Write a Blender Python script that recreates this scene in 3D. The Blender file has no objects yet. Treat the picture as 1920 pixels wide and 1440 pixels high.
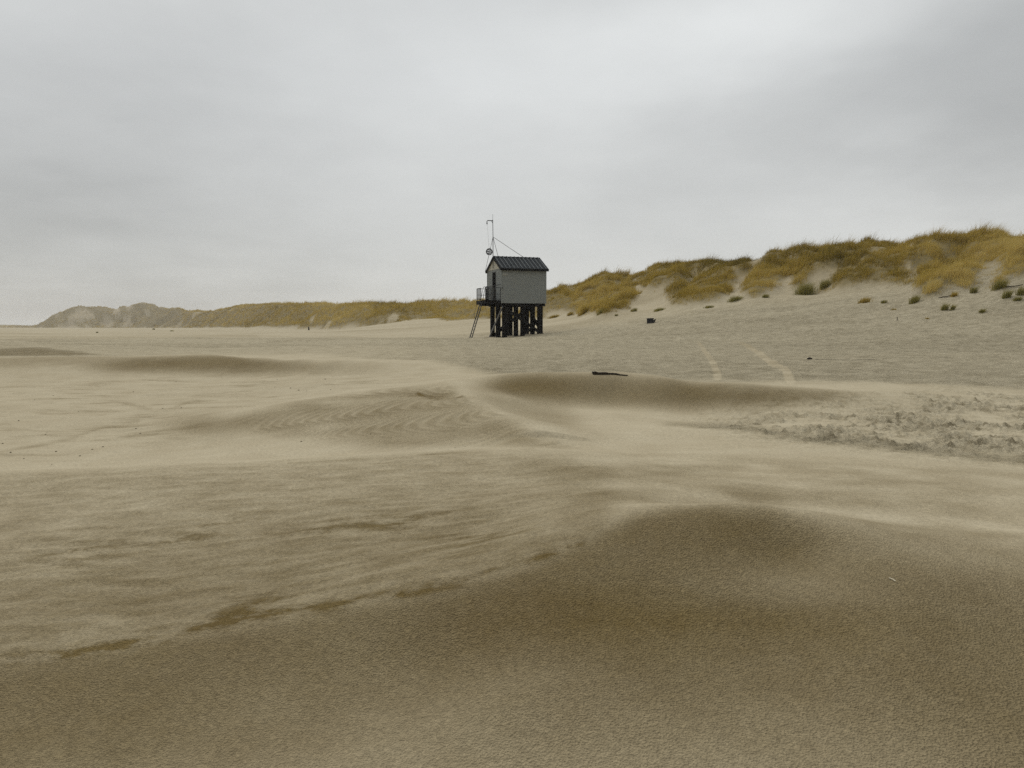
import bpy, bmesh, math, random
import numpy as np
from mathutils import Vector, Matrix

random.seed(7)
rng = np.random.default_rng(11)
S = bpy.context.scene
COL = S.collection
R = math.radians

# ------------------------------------------------------------------ camera numbers
EYE = 0.87            # eye height above the sand at the hut
F = 1450.0            # focal length in photo pixels (1920 wide)
PITCH = math.atan((720 - 613) / F)
CP, SP = math.cos(PITCH), math.sin(PITCH)

def ray(u, v):
    a = (u - 960) / F; b = (720 - v) / F
    d = Vector((a, CP + b * SP, -SP + b * CP))
    return d
def az_of(u, v):
    d = ray(u, v); return math.atan2(d.x, d.y)
def slope_of(u, v):
    d = ray(u, v); return d.z / math.hypot(d.x, d.y)

# ------------------------------------------------------------------ numpy noise
_perm = rng.permutation(512).astype(np.int64)
_ang = rng.random(512) * 2 * np.pi
_gx, _gy = np.cos(_ang).astype(np.float32), np.sin(_ang).astype(np.float32)
def gnoise(x, y):
    xi = np.floor(x); yi = np.floor(y)
    fx = (x - xi).astype(np.float32); fy = (y - yi).astype(np.float32)
    xi = xi.astype(np.int64) & 511; yi = yi.astype(np.int64) & 511
    x1 = (xi + 1) & 511; y1 = (yi + 1) & 511
    def g(ix, iy, dx, dy):
        h = _perm[(_perm[ix] + iy) & 511]
        return _gx[h] * dx + _gy[h] * dy
    sx = fx * fx * fx * (fx * (fx * 6 - 15) + 10); sy = fy * fy * fy * (fy * (fy * 6 - 15) + 10)
    n00 = g(xi, yi, fx, fy); n10 = g(x1, yi, fx - 1, fy)
    n01 = g(xi, y1, fx, fy - 1); n11 = g(x1, y1, fx - 1, fy - 1)
    a = n00 + sx * (n10 - n00); b = n01 + sx * (n11 - n01)
    return (a + sy * (b - a)) * 1.5
def fbm(x, y, o=3, gain=0.5):
    t = 0; a = 1.0
    for i in range(o):
        t = t + a * gnoise(x * 2 ** i + 17.3 * i, y * 2 ** i - 9.1 * i); a *= gain
    return t
def sstep(a, b, x):
    t = np.clip((x - a) / (b - a), 0, 1); return t * t * (3 - 2 * t)

# ------------------------------------------------------------------ node helpers
def new_mat(name):
    m = bpy.data.materials.new(name); m.use_nodes = True
    nt = m.node_tree; nt.nodes.clear()
    out = nt.nodes.new('ShaderNodeOutputMaterial')
    return m, nt, out
class N:
    def __init__(s, nt): s.nt = nt
    def put(s, sock, v):
        if v is None: return
        if isinstance(v, bpy.types.NodeSocket): s.nt.links.new(v, sock)
        else:
            if sock.type == 'RGBA' and len(v) == 3: v = (*v, 1)
            sock.default_value = v
    def node(s, t, **kw):
        n = s.nt.nodes.new(t)
        for k, v in kw.items(): setattr(n, k, v)
        return n
    def math(s, op, a, b=None, c=None, clamp=False):
        n = s.node('ShaderNodeMath', operation=op, use_clamp=clamp)
        s.put(n.inputs[0], a); s.put(n.inputs[1], b)
        if c is not None: s.put(n.inputs[2], c)
        return n.outputs[0]
    def vmath(s, op, a, b=None, scale=None):
        n = s.node('ShaderNodeVectorMath', operation=op)
        s.put(n.inputs[0], a); s.put(n.inputs[1], b)
        if scale is not None: s.put(n.inputs['Scale'], scale)
        return n.outputs['Value'] if op in ('DISTANCE', 'LENGTH', 'DOT_PRODUCT') else n.outputs[0]
    def mix(s, f, a, b, blend='MIX'):
        n = s.node('ShaderNodeMix', data_type='RGBA', blend_type=blend)
        s.put(n.inputs[0], f); s.put(n.inputs[6], a); s.put(n.inputs[7], b)
        return n.outputs[2]
    def noise(s, vec, scale, detail=3, rough=0.5, dist=0.0, col=False):
        n = s.node('ShaderNodeTexNoise')
        s.put(n.inputs['Vector'], vec); n.inputs['Scale'].default_value = scale
        n.inputs['Detail'].default_value = detail; n.inputs['Roughness'].default_value = rough
        n.inputs['Distortion'].default_value = dist
        return n.outputs['Color'] if col else n.outputs['Fac']
    def attr(s, name):
        n = s.node('ShaderNodeAttribute', attribute_name=name); return n.outputs['Fac']
    def rng(s, v, a, b, c, d, smooth=False):
        n = s.node('ShaderNodeMapRange', interpolation_type='SMOOTHSTEP' if smooth else 'LINEAR')
        for k, x in enumerate((v, a, b, c, d)): s.put(n.inputs[k], x)
        return n.outputs[0]
    def scale_vec(s, vec, sc):
        n = s.node('ShaderNodeMapping'); s.put(n.inputs['Vector'], vec); n.inputs['Scale'].default_value = sc
        return n.outputs[0]
    def bump(s, h, strength, dist, normal=None):
        n = s.node('ShaderNodeBump'); s.put(n.inputs['Height'], h)
        s.put(n.inputs['Strength'], strength); n.inputs['Distance'].default_value = dist
        if normal is not None: s.put(n.inputs['Normal'], normal)
        return n.outputs[0]
    def bsdf(s, out, col, rough=0.8, spec=0.2, normal=None, metal=0.0):
        n = s.node('ShaderNodeBsdfPrincipled')
        s.put(n.inputs['Base Color'], col); s.put(n.inputs['Roughness'], rough)
        s.put(n.inputs['Specular IOR Level'], spec); s.put(n.inputs['Metallic'], metal)
        if normal is not None: s.put(n.inputs['Normal'], normal)
        s.nt.links.new(n.outputs[0], out.inputs['Surface'])
        return n

# ------------------------------------------------------------------ terrain: control lines
# (photo u, photo v, height relative to the eye) of visible ground; distance follows from height
pts = []   # az, ln r, zrel
def vis(u, v, z):
    r = z / slope_of(u, v)
    pts.append((az_of(u, v), math.log(r), z))
def hid(u, r, z):
    pts.append((az_of(u, 760), math.log(r), z))
def hidv(u, v, z, dr, z2):            # a point just behind a crest seen at (u, v)
    r = z / slope_of(u, v) + dr
    pts.append((az_of(u, v), math.log(r), z2))
def line(f, pl, step=60):
    for (p, q) in zip(pl[:-1], pl[1:]):
        n = max(1, int(abs(q[0] - p[0]) / step))
        for k in range(n):
            t = k / n
            f(*[p[i] + (q[i] - p[i]) * t for i in range(len(p))])
    f(*pl[-1])
for u in (-400, 100, 600, 1100, 1600, 2100): hid(u, 0.3, -1.5)
line(vis, [(-330, 1440, -1.48), (300, 1440, -1.46), (1000, 1440, -1.45), (1700, 1440, -1.42), (2250, 1440, -1.4)], 210)
# near damp dune
line(vis, [(1150, 985, -1.01), (1200, 961, -.975), (1270, 951, -.955), (1350, 948, -.95), (1430, 954, -.96), (1500, 967, -.98), (1640, 1012, -1.05), (1780, 1040, -1.1), (1920, 1062, -1.14), (2250, 1110, -1.2)], 50)
line(hidv, [(1200, 961, -.975, .5, -1.02), (1270, 951, -.955, .5, -1.07), (1350, 948, -.95, .5, -1.08), (1500, 967, -.98, .6, -1.09), (1640, 1012, -1.05, .7, -1.11), (1800, 1044, -1.105, .8, -1.14), (2250, 1110, -1.2, 1.0, -1.2)], 80)
for p in [(1250, 1032, -1.08), (1250, 1138, -1.225), (1250, 1265, -1.34), (1470, 1039, -1.12), (1470, 1095, -1.17), (1470, 1202, -1.29), (1000, 1150, -1.22), (1000, 1300, -1.35),
          (1700, 1120, -1.166), (1700, 1250, -1.285), (1900, 1200, -1.274), (1100, 1080, -1.137), (1100, 1150, -1.225), (2200, 1250, -1.31)]: vis(*p)
line(vis, [(-330, 1290, -1.42), (0, 1240, -1.38), (250, 1205, -1.35), (500, 1165, -1.3), (800, 1105, -1.2), (1000, 1052, -1.1)], 120)
line(vis, [(-330, 1350, -1.46), (100, 1330, -1.44), (500, 1290, -1.4), (800, 1230, -1.36)], 150)
# rippled mound in front
for p in [(500, 1090, -1.29), (500, 1000, -1.235), (500, 920, -1.16), (0, 1000, -1.27), (0, 1100, -1.33), (0, 930, -1.2), (250, 1000, -1.25), (250, 930, -1.18), (900, 900, -1.12), (900, 1000, -1.16), (750, 950, -1.16),
          (750, 1040, -1.2), (1080, 900, -1.075), (-330, 1000, -1.3), (-330, 1120, -1.36), (250, 1110, -1.32)]: vis(*p)
line(vis, [(-330, 898, -1.18), (0, 885, -1.15), (250, 875, -1.13), (500, 864, -1.11), (750, 850, -1.085), (900, 841, -1.065), (1000, 842, -1.06), (1090, 850, -1.075)], 60)
line(hidv, [(-330, 898, -1.18, 1.2, -1.35), (0, 885, -1.15, 1.1, -1.33), (250, 875, -1.13, 1.1, -1.31), (500, 864, -1.11, 1.1, -1.28), (750, 850, -1.085, 1.1, -1.25), (900, 841, -1.065, 1.1, -1.22), (1040, 845, -1.065, 1.1, -1.17)], 100)
for p in [(1350, 925, -1.08), (1350, 890, -1.11), (1350, 855, -1.16), (1600, 930, -1.11), (1600, 890, -1.13), (1600, 850, -1.18), (1900, 990, -1.13), (1900, 930, -1.15), (1900, 880, -1.2), (2200, 990, -1.18), (2200, 880, -1.22),
          (1200, 930, -1.03), (1200, 870, -1.10)]: vis(*p)
# low flat on the left
for p in [(0, 855, -1.38), (0, 800, -1.38), (0, 750, -1.36), (0, 715, -1.28), (250, 850, -1.35), (250, 790, -1.36), (250, 745, -1.34), (250, 715, -1.26), (480, 848, -1.29), (480, 740, -1.3), (480, 712, -1.2), (-330, 850, -1.4), (-330, 760, -1.38),
          (600, 715, -1.16), (680, 702, -1.08), (390, 835, -1.33), (390, 800, -1.25), (390, 775, -1.21), (300, 800, -1.34), (440, 800, -1.24), (360, 760, -1.29)]: vis(*p)
# middle dune: crest, lee, rippled side, spur and bowl
line(vis, [(560, 752, -1.03), (700, 730, -.955), (830, 715, -.875), (900, 706, -.81), (950, 700, -.78), (1020, 699.5, -.765), (1100, 704, -.785), (1150, 707, -.8), (1300, 716, -.85), (1400, 724, -.9), (1550, 732, -.96), (1700, 738, -1.02)], 40)
line(hidv, [(560, 752, -1.03, 1.2, -1.19), (700, 730, -.955, 1.2, -1.08), (830, 715, -.875, 1.2, -1.0), (950, 700, -.78, 1.1, -.9), (1150, 707, -.8, 1.1, -.93), (1300, 716, -.85, 1.1, -.96), (1400, 724, -.9, 1.1, -.99), (1550, 732, -.96, 1.1, -1.04)], 70)
for p in [(560, 800, -1.2), (700, 795, -1.14), (700, 760, -1.03), (620, 770, -1.1), (830, 760, -.98), (830, 800, -1.12), (700, 830, -1.23), (900, 822, -1.19), (560, 830, -1.27), (480, 795, -1.22)]: vis(*p)
line(vis, [(850, 735, -.935), (880, 752, -.965), (930, 780, -1.03), (1000, 812, -1.12), (1080, 838, -1.19)], 30)
for p in [(960, 745, -1.01), (960, 775, -1.15), (1010, 730, -.985), (1010, 760, -1.145), (1030, 795, -1.22), (1150, 728, -.968), (1150, 750, -1.13), (1150, 772, -1.185), (1300, 735, -1.01), (1300, 757, -1.145), (1420, 742, -1.02), (1420, 760, -1.13),
          (1150, 800, -1.2), (1150, 830, -1.2), (1300, 800, -1.2), (1500, 800, -1.21), (1500, 765, -1.14), (1700, 800, -1.21), (1900, 810, -1.22), (1900, 765, -1.15), (1250, 850, -1.17), (1700, 765, -1.13), (2200, 800, -1.22), (1080, 800, -1.2)]: vis(*p)
# left dunes
line(vis, [(-330, 672, -.9), (0, 669, -.86), (200, 669, -.83), (330, 667, -.79), (400, 665, -.77), (480, 672, -.82), (600, 682, -.88), (720, 691, -.97)], 60)
line(vis, [(0, 692, -1.06), (150, 694, -1.09), (300, 696, -1.12), (400, 697, -1.12), (500, 698, -1.12), (620, 697, -1.05)], 60)
line(hidv, [(-330, 672, -.9, 2.5, -.99), (0, 669, -.86, 2.5, -.96), (200, 669, -.83, 2.5, -.95), (400, 665, -.77, 2.5, -.92), (600, 682, -.88, 2.2, -.98)], 100)
line(vis, [(-250, 637, -.56), (-50, 640, -.6), (20, 643, -.65), (80, 652, -.78), (150, 660, -.9)], 40)
line(vis, [(-200, 664, -.93), (20, 665, -.95), (120, 666, -.93)], 60)
line(hidv, [(-250, 637, -.56, 5, -.85), (20, 643, -.65, 4, -.86), (120, 657, -.85, 3, -.93)], 60)
# plain and rising beach
for u in range(-330, 2300, 240):
    rise = max(0, (u - 1100) / 1000)
    if u > 200:
        vis(u, 645, -.89 + .12 * rise); vis(u, 665, -.92 + .06 * rise)
    else:
        hid(u, 48, -.9)
    if u > 900: vis(u, 688, -.95)
    if u > 1500: vis(u, 715, -1.03)
for u in (-330, 0, 240, 480, 720):
    hid(u, 150, -.9 + max(0, (u - 380) / 340) * .6); hid(u, 90, -.9); hid(u, 400, -.85)
line(hid, [(-330, 62, -.9), (300, 62, -.9), (900, 62, -.87), (960, 63, -.86), (1060, 66, -.2)], 200)
RF_TAB = [(-900, 1559, 616), (-200, 1559, 616), (40, 1158, 617), (100, 936, 617), (230, 891, 616), (330, 717, 615), (400, 515, 612), (500, 328, 608), (640, 174, 602), (760, 140, 600), (880, 112, 600), (1030, 92, 598), (1100, 84, 590), (1170, 78, 583),
          (1200, 76, 578), (1290, 72, 568), (1350, 70, 561), (1420, 68, 556), (1560, 65, 554), (1700, 61, 548), (1800, 59, 538), (1920, 57, 525), (2300, 52, 520), (2800, 48, 520)]
RR_TAB = [(-900, 2896, 607), (-200, 2896, 608), (0, 2450, 609), (55, 1782, 610), (70, 1114, 607), (100, 1080, 590), (130, 1069, 578), (150, 1065, 573), (190, 1058, 574), (215, 1058, 579), (235, 1065, 573), (268, 1069, 568), (290, 1048, 571), (310, 984, 578), (335, 898, 578),
          (350, 832, 583), (400, 682, 583), (430, 607, 576), (470, 525, 571), (550, 398, 570), (640, 274, 571), (700, 230, 570), (760, 210, 573), (800, 195, 566), (850, 180, 563), (890, 170, 562), (960, 152, 558), (1030, 138, 550), (1080, 130, 539), (1130, 124, 518),
          (1180, 118, 516), (1200, 115, 510), (1235, 112, 498), (1290, 106, 496), (1340, 103, 495), (1400, 100, 493), (1415, 99, 488), (1470, 97, 474), (1500, 95, 470), (1540, 94, 465), (1600, 92, 461), (1620, 91, 447), (1650, 90, 449), (1680, 89, 455),
          (1700, 88, 450), (1740, 87, 450), (1780, 86, 447), (1830, 85, 442), (1860, 84, 435), (1885, 83, 440), (1920, 82, 438), (2000, 80, 430), (2300, 74, 440), (2800, 70, 440)]
fa = np.array([az_of(u, 600) for u, r, v in RF_TAB]); fr = np.array([math.log(r) for u, r, v in RF_TAB])
fz = np.array([slope_of(u, v) * r for u, r, v in RF_TAB])
ra = np.array([az_of(u, 550) for u, r, v in RR_TAB]); rr_ = np.array([math.log(r) for u, r, v in RR_TAB])
rz = np.array([slope_of(u, v + (7 if u > 1430 else 0)) * r for u, r, v in RR_TAB])
for k in range(40):
    a = -0.72 + 1.44 * k / 39
    pts.append((a, float(np.interp(a, fa, fr)), float(np.interp(a, fa, fz))))
P = np.array(pts)

def tps_fit(P, lam=2e-4):
    X = P[:, :2]; n = len(X)
    d2 = ((X[:, None] - X[None]) ** 2).sum(-1)
    K = 0.5 * d2 * np.log(d2 + 1e-12) + lam * np.eye(n)
    A = np.zeros((n + 3, n + 3)); A[:n, :n] = K
    A[:n, n] = 1; A[:n, n + 1:] = X; A[n, :n] = 1; A[n + 1:, :n] = X.T
    b = np.zeros(n + 3); b[:n] = P[:, 2]
    return np.linalg.solve(A, b)
W = tps_fit(P)
def tps_eval(a, l):
    out = np.full(a.shape, W[-3]) + W[-2] * a + W[-1] * l
    for k in range(len(P)):
        d2 = (a - P[k, 0]) ** 2 + (l - P[k, 1]) ** 2
        out += W[k] * 0.5 * d2 * np.log(d2 + 1e-12)
    return out

def geo(a, b, q):
    n = max(1, int(math.log(b / a) / math.log(q))); return list(np.geomspace(a, b, n, endpoint=False))
rad = np.array(geo(.3, 2.0, 1.02) + geo(2.0, 30, 1.0043) + geo(30, 140, 1.0055) + geo(140, 1250, 1.010) + geo(1250, 4000, 1.05) + [4000.0])
dense = np.linspace(-0.74, 0.74, 1240)
rest = np.linspace(0.74, 2 * np.pi - 0.74, 60)[1:-1]
azs = np.concatenate([dense, rest])
NA, NR, ND = len(azs), len(rad), len(dense)
lr = np.log(rad)
# coarse evaluation in the dense fan, then linear refinement
ca = np.linspace(-0.74, 0.74, 621); cl = np.linspace(lr[0], math.log(160), 560)
CA, CL = np.meshgrid(ca, cl)
CZ = tps_eval(CA, CL)
def up(CZ, x0, x1, n, xs):       # cubic (Catmull-Rom) resampling along axis 0
    t = np.clip((xs - x0) / (x1 - x0) * (n - 1), 0, n - 1.0001); i = t.astype(int); f = (t - i)[:, None]
    g = lambda k: CZ[np.clip(i + k, 0, n - 1)]
    p0, p1, p2, p3 = g(-1), g(0), g(1), g(2)
    return p1 + .5 * f * (p2 - p0 + f * (2 * p0 - 5 * p1 + 4 * p2 - p3 + f * (3 * (p1 - p2) + p3 - p0)))
Z = up(CZ, cl[0], cl[-1], len(cl), lr)
Z = up(Z.T.copy(), ca[0], ca[-1], len(ca), dense).T
A2, L2 = np.meshgrid(azs, lr)
Zd = Z
Zr = np.zeros((NR, len(rest)))
tb = np.linspace(0, 1, len(rest))
Zr[:] = Zd[:, -1:] * (1 - tb) + Zd[:, :1] * tb
Z = np.concatenate([Zd, Zr], 1)
RR = np.exp(L2); X = RR * np.sin(A2); Y = RR * np.cos(A2)
Aw = np.where(A2 > np.pi, A2 - 2 * np.pi, A2)
Lf = np.interp(Aw, fa, fr); Zf = np.interp(Aw, fa, fz); Lr = np.interp(Aw, ra, rr_); Zt = np.interp(Aw, ra, rz)
# --- dune hills beyond the foot line
Rf, Rt = np.exp(Lf), np.exp(Lr)
warp = fbm(X / 30, Y / 30, 2) * 0.10
s = (RR - Rf) / (Rt - Rf)
sw = s + warp * np.clip(s * 4, 0, 1) * np.clip((1 - s) * 4, 0, 1)
sc = np.clip(sw, 0, 1)
H = np.maximum(Zt - Zf, 0.5)
Zt = Zt + H * (.05 * gnoise(Aw * 55, Aw * 0 + 3) + .03 * gnoise(Aw * 160, Aw * 0 + 8)) * (Aw < az_of(1000, 560))
prof = 0.30 * sc + 0.70 * (sc * sc * (3 - 2 * sc)) ** 0.85
zz = Zf + (Zt - Zf) * prof
rs = np.clip(RR / 85, 0.7, 6) ** 0.7
hum = fbm(X / (9 * rs), Y / (9 * rs), 4, 0.55)
rid = 1 - np.abs(fbm(X / (16 * rs) + 5, Y / (16 * rs) - 3, 3)) * 2
ampm = np.clip(s * 3.5, 0, 1) * (1 - 0.82 * sstep(.72, 1.0, s)) * np.where(s > 1, .18, 1)
zz = zz + ampm * H * (0.25 * hum + 0.20 * (rid - 0.4))
zz = np.where((s < 1) & (s > .25), np.minimum(zz, RR * Zt / Rt - .004 * RR * (1 - s)), zz)
fine = fbm(X / 2.2, Y / 2.2, 2)
zz = zz + np.clip(s * 3, 0, 1) * 0.10 * fine * np.clip(RR / 80, .8, 3)
back = np.clip(s - 1, 0, None) * (Rt - Rf)
zz = np.where(s > 1, np.maximum(zz - 0.10 * back, np.minimum(zz, 0.5 + 0.0 * zz)), zz)
wd = sstep(-0.05, 0.05, L2 - Lf)
Zb = np.where(L2 > math.log(150), Zf * 0 - .87, Z)
Zb = np.where(L2 < math.log(110), Z, Z + (Zb - Z) * sstep(math.log(110), math.log(150), L2))
Zr_ = Zb * (1 - wd) + zz * wd
# --- photo coordinates of every ground point (used to trace damp, shaded and bare patches onto the ground)
def proj(X, Y, Zrel):
    fwd = Y * CP - Zrel * SP; upc = Y * SP + Zrel * CP
    fwd = np.where(fwd < .02, .02, fwd)
    return 960 + F * X / fwd, 720 - F * upc / fwd
U, V = proj(X, Y, Zr_)
front = np.abs(Aw) < 0.8
def box(m, ry, rx, n=2):
    m = m.astype(np.float32)
    for _ in range(n):
        for ax, k in ((0, ry), (1, rx)):
            if k < 1: continue
            c = np.cumsum(np.pad(m, [(k + 1, k) if ax == 0 else (0, 0), (k + 1, k) if ax == 1 else (0, 0)], mode='edge'), axis=ax, dtype=np.float64)
            m = ((c[2 * k + 1:] - c[:-2 * k - 1]) if ax == 0 else (c[:, 2 * k + 1:] - c[:, :-2 * k - 1])) / (2 * k + 1)
    return m.astype(np.float32)
def poly(pl, r0, r1, ry=4, rx=4):
    ins = np.zeros(U.shape, bool)
    for (x0, y0), (x1, y1) in zip(pl, pl[1:] + pl[:1]):
        if y0 == y1: continue
        c = ((y0 > V) != (y1 > V)) & (U < (x1 - x0) * (V - y0) / (y1 - y0) + x0)
        ins ^= c
    return box(ins & (RR > r0) & (RR < r1) & front, ry, rx)
def blob(u, v, ru, rv, r0, r1, tilt=0):
    du, dv = U - u, V - v
    dv = dv - du * tilt
    return np.exp(-(du / ru) ** 2 - (dv / rv) ** 2) * ((RR > r0) & (RR < r1) & front)

def strip(pl, w0, w1, r0, r1):
    best = np.full(U.shape, 1e9, np.float32)
    i0, i1 = np.searchsorted(rad, [r0, r1]); u, v = U[i0:i1], V[i0:i1]
    for (x0, y0), (x1, y1) in zip(pl[:-1], pl[1:]):
        t = np.clip(((u - x0) * (x1 - x0) + (v - y0) * (y1 - y0)) / ((x1 - x0) ** 2 + (y1 - y0) ** 2), 0, 1)
        w = w0 + (w1 - w0) * np.clip((v - pl[0][1]) / (pl[-1][1] - pl[0][1]), 0, 1)
        d = np.hypot(u - x0 - t * (x1 - x0), v - y0 - t * (y1 - y0)) / w
        best[i0:i1] = np.minimum(best[i0:i1], d)
    return 1 - sstep(.7, 1.15, best)
def soft(pl, w, r0, r1):
    best = np.full(U.shape, 1e9, np.float32); i0, i1 = np.searchsorted(rad, [r0, r1]); u, v = U[i0:i1], V[i0:i1]
    for (x0, y0), (x1, y1) in zip(pl[:-1], pl[1:]):
        t = np.clip(((u - x0) * (x1 - x0) + (v - y0) * (y1 - y0)) / ((x1 - x0) ** 2 + (y1 - y0) ** 2), 0, 1)
        best[i0:i1] = np.minimum(best[i0:i1], np.hypot(u - x0 - t * (x1 - x0), v - y0 - t * (y1 - y0)) / w)
    return np.exp(-best ** 2)
# --- relief of the beach
near = RR < 60
def onnear(fn, r0, r1):
    out = np.zeros(U.shape, np.float32); i0, i1 = np.searchsorted(rad, [r0, r1]); out[i0:i1] = fn(X[i0:i1], Y[i0:i1], Zr_[i0:i1]); return out
relief = np.zeros(U.shape, np.float32)
mB = poly([(-500, 905), (0, 888), (250, 877), (500, 866), (900, 844), (1050, 850), (1130, 875), (1150, 930), (1110, 1000), (1000, 1050), (800, 1100), (520, 1155), (250, 1200), (0, 1235), (-500, 1300)], 2.5, 7.4, 10, 14)
def ripB(x, y, z):
    wx = fbm(x * .9, y * 1.3, 2) * .16
    yy = y - .12 * x + wx
    r1 = np.sin(yy * 2 * np.pi / .135 + 2.2 * fbm(x * 1.1, y * 1.6, 2)) * (0.5 + 0.5 * np.clip(fbm(x * .6 + 4, y * .9, 2) * 2 + .6, 0, 1))
    st = fbm(x * 1.2 + 9, yy * 7, 3)
    return 0.0026 * r1 + 0.0035 * st
relief += mB * onnear(ripB, 2.5, 8)
mC = poly([(420, 790), (560, 752), (700, 732), (830, 722), (900, 760), (1000, 815), (1080, 840), (900, 838), (700, 838), (560, 822), (470, 808)], 7.5, 13, 6, 10)
def ripC(x, y, z):
    p0 = np.array([9.6 * math.tan(az_of(540, 797)), 9.6]); xa = x - p0[0]; ya = y - p0[1] - .10 * xa
    f = xa - np.where(ya > 0, 1.05, 2.6) * ya * ya + .22 * fbm(x * .7, y * .7, 2)
    ph = f * 2 * np.pi / .18
    return .011 * np.sin(ph) * np.clip(.7 + .7 * gnoise(x * .8, y * .8), .1, 1.3) + .004 * fbm(x * 1.5, y * 8, 2)
relief += mC * onnear(ripC, 7.5, 13)
# little scarp near the top of the middle dune
sc1 = blob(825, 742, 45, 9, 10, 13, .10)
relief += .045 * soft([(850, 735), (885, 754), (930, 780), (1000, 811), (1085, 840)], 24, 8, 13.5)
relief += -0.07 * sc1 + 0.03 * soft([(784, 738), (800, 744), (826, 750), (850, 753), (866, 750)], 5, 10, 13)
# rough cloddy damp sand on the right
mF = poly([(1330, 790), (1480, 765), (1620, 757), (1760, 735), (1900, 722), (2300, 712), (2300, 880), (1920, 862), (1700, 845), (1500, 826), (1380, 812)], 7, 15, 16, 40)
mF = mF * np.clip(.85 + 1.1 * onnear(lambda x, y, z: fbm(x * .9, y * 1.2, 3, .6), 6, 18), 0, 1)
def clod(x, y, z):
    n = fbm(x * 6.5, y * 8.5, 3, .65); k = fbm(x * 14, y * 16, 2)
    return .06 * np.clip(n - .05, 0, 1) + .035 * np.clip(k - .1, 0, 1) - .015 * np.clip(-n, 0, 1)
relief += mF * onnear(clod, 7, 16)
mFe = poly([(1250, 797), (1400, 808), (1500, 826), (1700, 848), (1920, 870), (2300, 905), (2300, 880), (1920, 852), (1700, 834), (1500, 814), (1400, 798), (1250, 790)], 7, 13, 4, 10)
relief += mFe * onnear(lambda x, y, z: .02 * fbm(x * 3, y * 9, 3) - .015, 7, 13)
# plain: small hummocks
mP = sstep(math.log(14.5), math.log(17), L2) * (1 - sstep(math.log(55), math.log(75), L2))
mP = mP * (1 - .45 * sstep(.02, -.2, Aw)) * sstep(0, .15, L2 - np.log(np.interp(Aw, [az_of(600, 690), az_of(860, 690), az_of(960, 690)], [25, 17, 14.3])))
relief += mP * onnear(lambda x, y, z: .03 * fbm(x * 1.6, y * 2.2, 4, .65) + .05 * fbm(x * .16, y * .5, 2), 13, 80)
# streaky drift on the rising beach and the far plain
mS = sstep(math.log(30), math.log(42), L2) * (1 - sstep(0.05, .25, s))
relief += mS * onnear(lambda x, y, z: .16 * fbm(x * .035 + 2, y * .16, 3) + .05 * fbm(x * .2, y * .9, 2), 28, 700)
# left flat: scuffs
mL = poly([(-500, 880), (0, 870), (300, 850), (420, 770), (560, 745), (820, 708), (820, 696), (500, 702), (-500, 705)], 7, 22, 8, 10)
def scuff(x, y, z):
    n = fbm(x * .9 + 3, y * 1.7, 3, .55)
    return .018 * np.clip(n, 0, 1) + .035 * np.clip(fbm(x * .45 - 7, y * 1.3 + 2, 3, .6) - .25, 0, 1)
relief += mL * onnear(scuff, 7, 24)
relief += onnear(lambda x, y, z: .006 * fbm(x * 1.3, y * 1.8, 2), 2, 40)
Zr_ = Zr_ + relief

# --- tyre tracks across the plain (two strips of smoothed pale sand)
track = np.maximum(strip([(1308, 642), (1322, 660), (1340, 684), (1346, 706)], 2.5, 8, 13.5, 50),
                   strip([(1375, 640), (1410, 655), (1445, 678), (1472, 694), (1484, 716)], 2.5, 9, 13.5, 50))
track = track * np.clip(.75 + .25 * np.sin(RR * 9) + .6 * onnear(lambda x, y, z: fbm(x * 3, y * 3, 2), 13, 60), 0, 1)
Zr_ = Zr_ + track * .02 * (np.sin(RR * 22) * .25 + .5)

# --- wetness, with painted shade and lit patches mixed in
nz = onnear(lambda x, y, z: fbm(x * 1.1, y * 1.5, 4, .55), 1, 70)
wet_shade = np.zeros(U.shape, np.float32)
wA = poly([(-500, 1310), (0, 1238), (250, 1203), (520, 1157), (800, 1102), (1000, 1052), (1120, 1000), (1200, 962), (1270, 952), (1350, 949), (1430, 955), (1500, 968), (1640, 1014), (1780, 1046), (1920, 1074), (2300, 1130), (2300, 1800), (-500, 1800)], .3, 4.9, 5, 8)
wet_shade += (wA * (1 - sstep(1480, 1560, U)) + box(wA, 14, 26, 2) * sstep(1480, 1560, U)) * (.82 + .07 * nz)
wet_shade += .22 * blob(1230, 1150, 330, 70, 2, 4.5) - .30 * blob(1480, 1105, 190, 40, 2, 4.5) - .36 * np.where(RR < 3.2, sstep(3.2, 2.3, RR), 0)  # painted shading: darker slope, lit terrace, brighter sand near the viewer
stB = onnear(lambda x, y, z: fbm(x * .8 + 2, (y - .12 * x) * 2.6, 4, .55), 2, 9)
mBw = poly([(-500, 905), (0, 888), (250, 877), (500, 866), (900, 844), (1050, 850), (1130, 875), (1150, 930), (1150, 985), (1120, 1040), (1000, 1110), (800, 1160), (520, 1220), (250, 1270), (0, 1290), (-500, 1350)], 2.5, 7.6, 8, 14)
stC = onnear(lambda x, y, z: fbm(x * 3 + 5, (y - .12 * x) * 9, 5, .7), 2, 9)
wB = mBw * (1 - .55 * sstep(860, 1140, U) * sstep(3.5, 4.3, RR)) * np.clip(.30 + .34 * sstep(6.2, 3.8, RR) + .06 * stB + .14 * stC, .1, .9)
wet_shade = np.maximum(wet_shade, wB)
for (u, v, a, b, w) in [(640, 985, 90, 9, .3), (420, 975, 60, 8, .25), (760, 980, 70, 7, .3), (150, 1035, 70, 13, .3), (340, 1010, 60, 8, .25), (900, 1005, 60, 12, .2), (480, 1135, 50, 12, .3), (430, 1162, 80, 12, .25), (200, 1215, 130, 12, .25), (720, 1120, 200, 6, .22)]:
    wet_shade += .65 * w * blob(u, v, a * 1.2, b * 1.4, 2.5, 6, -.15) * np.clip(.5 + 2.2 * stC, 0, 1.8)
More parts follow.
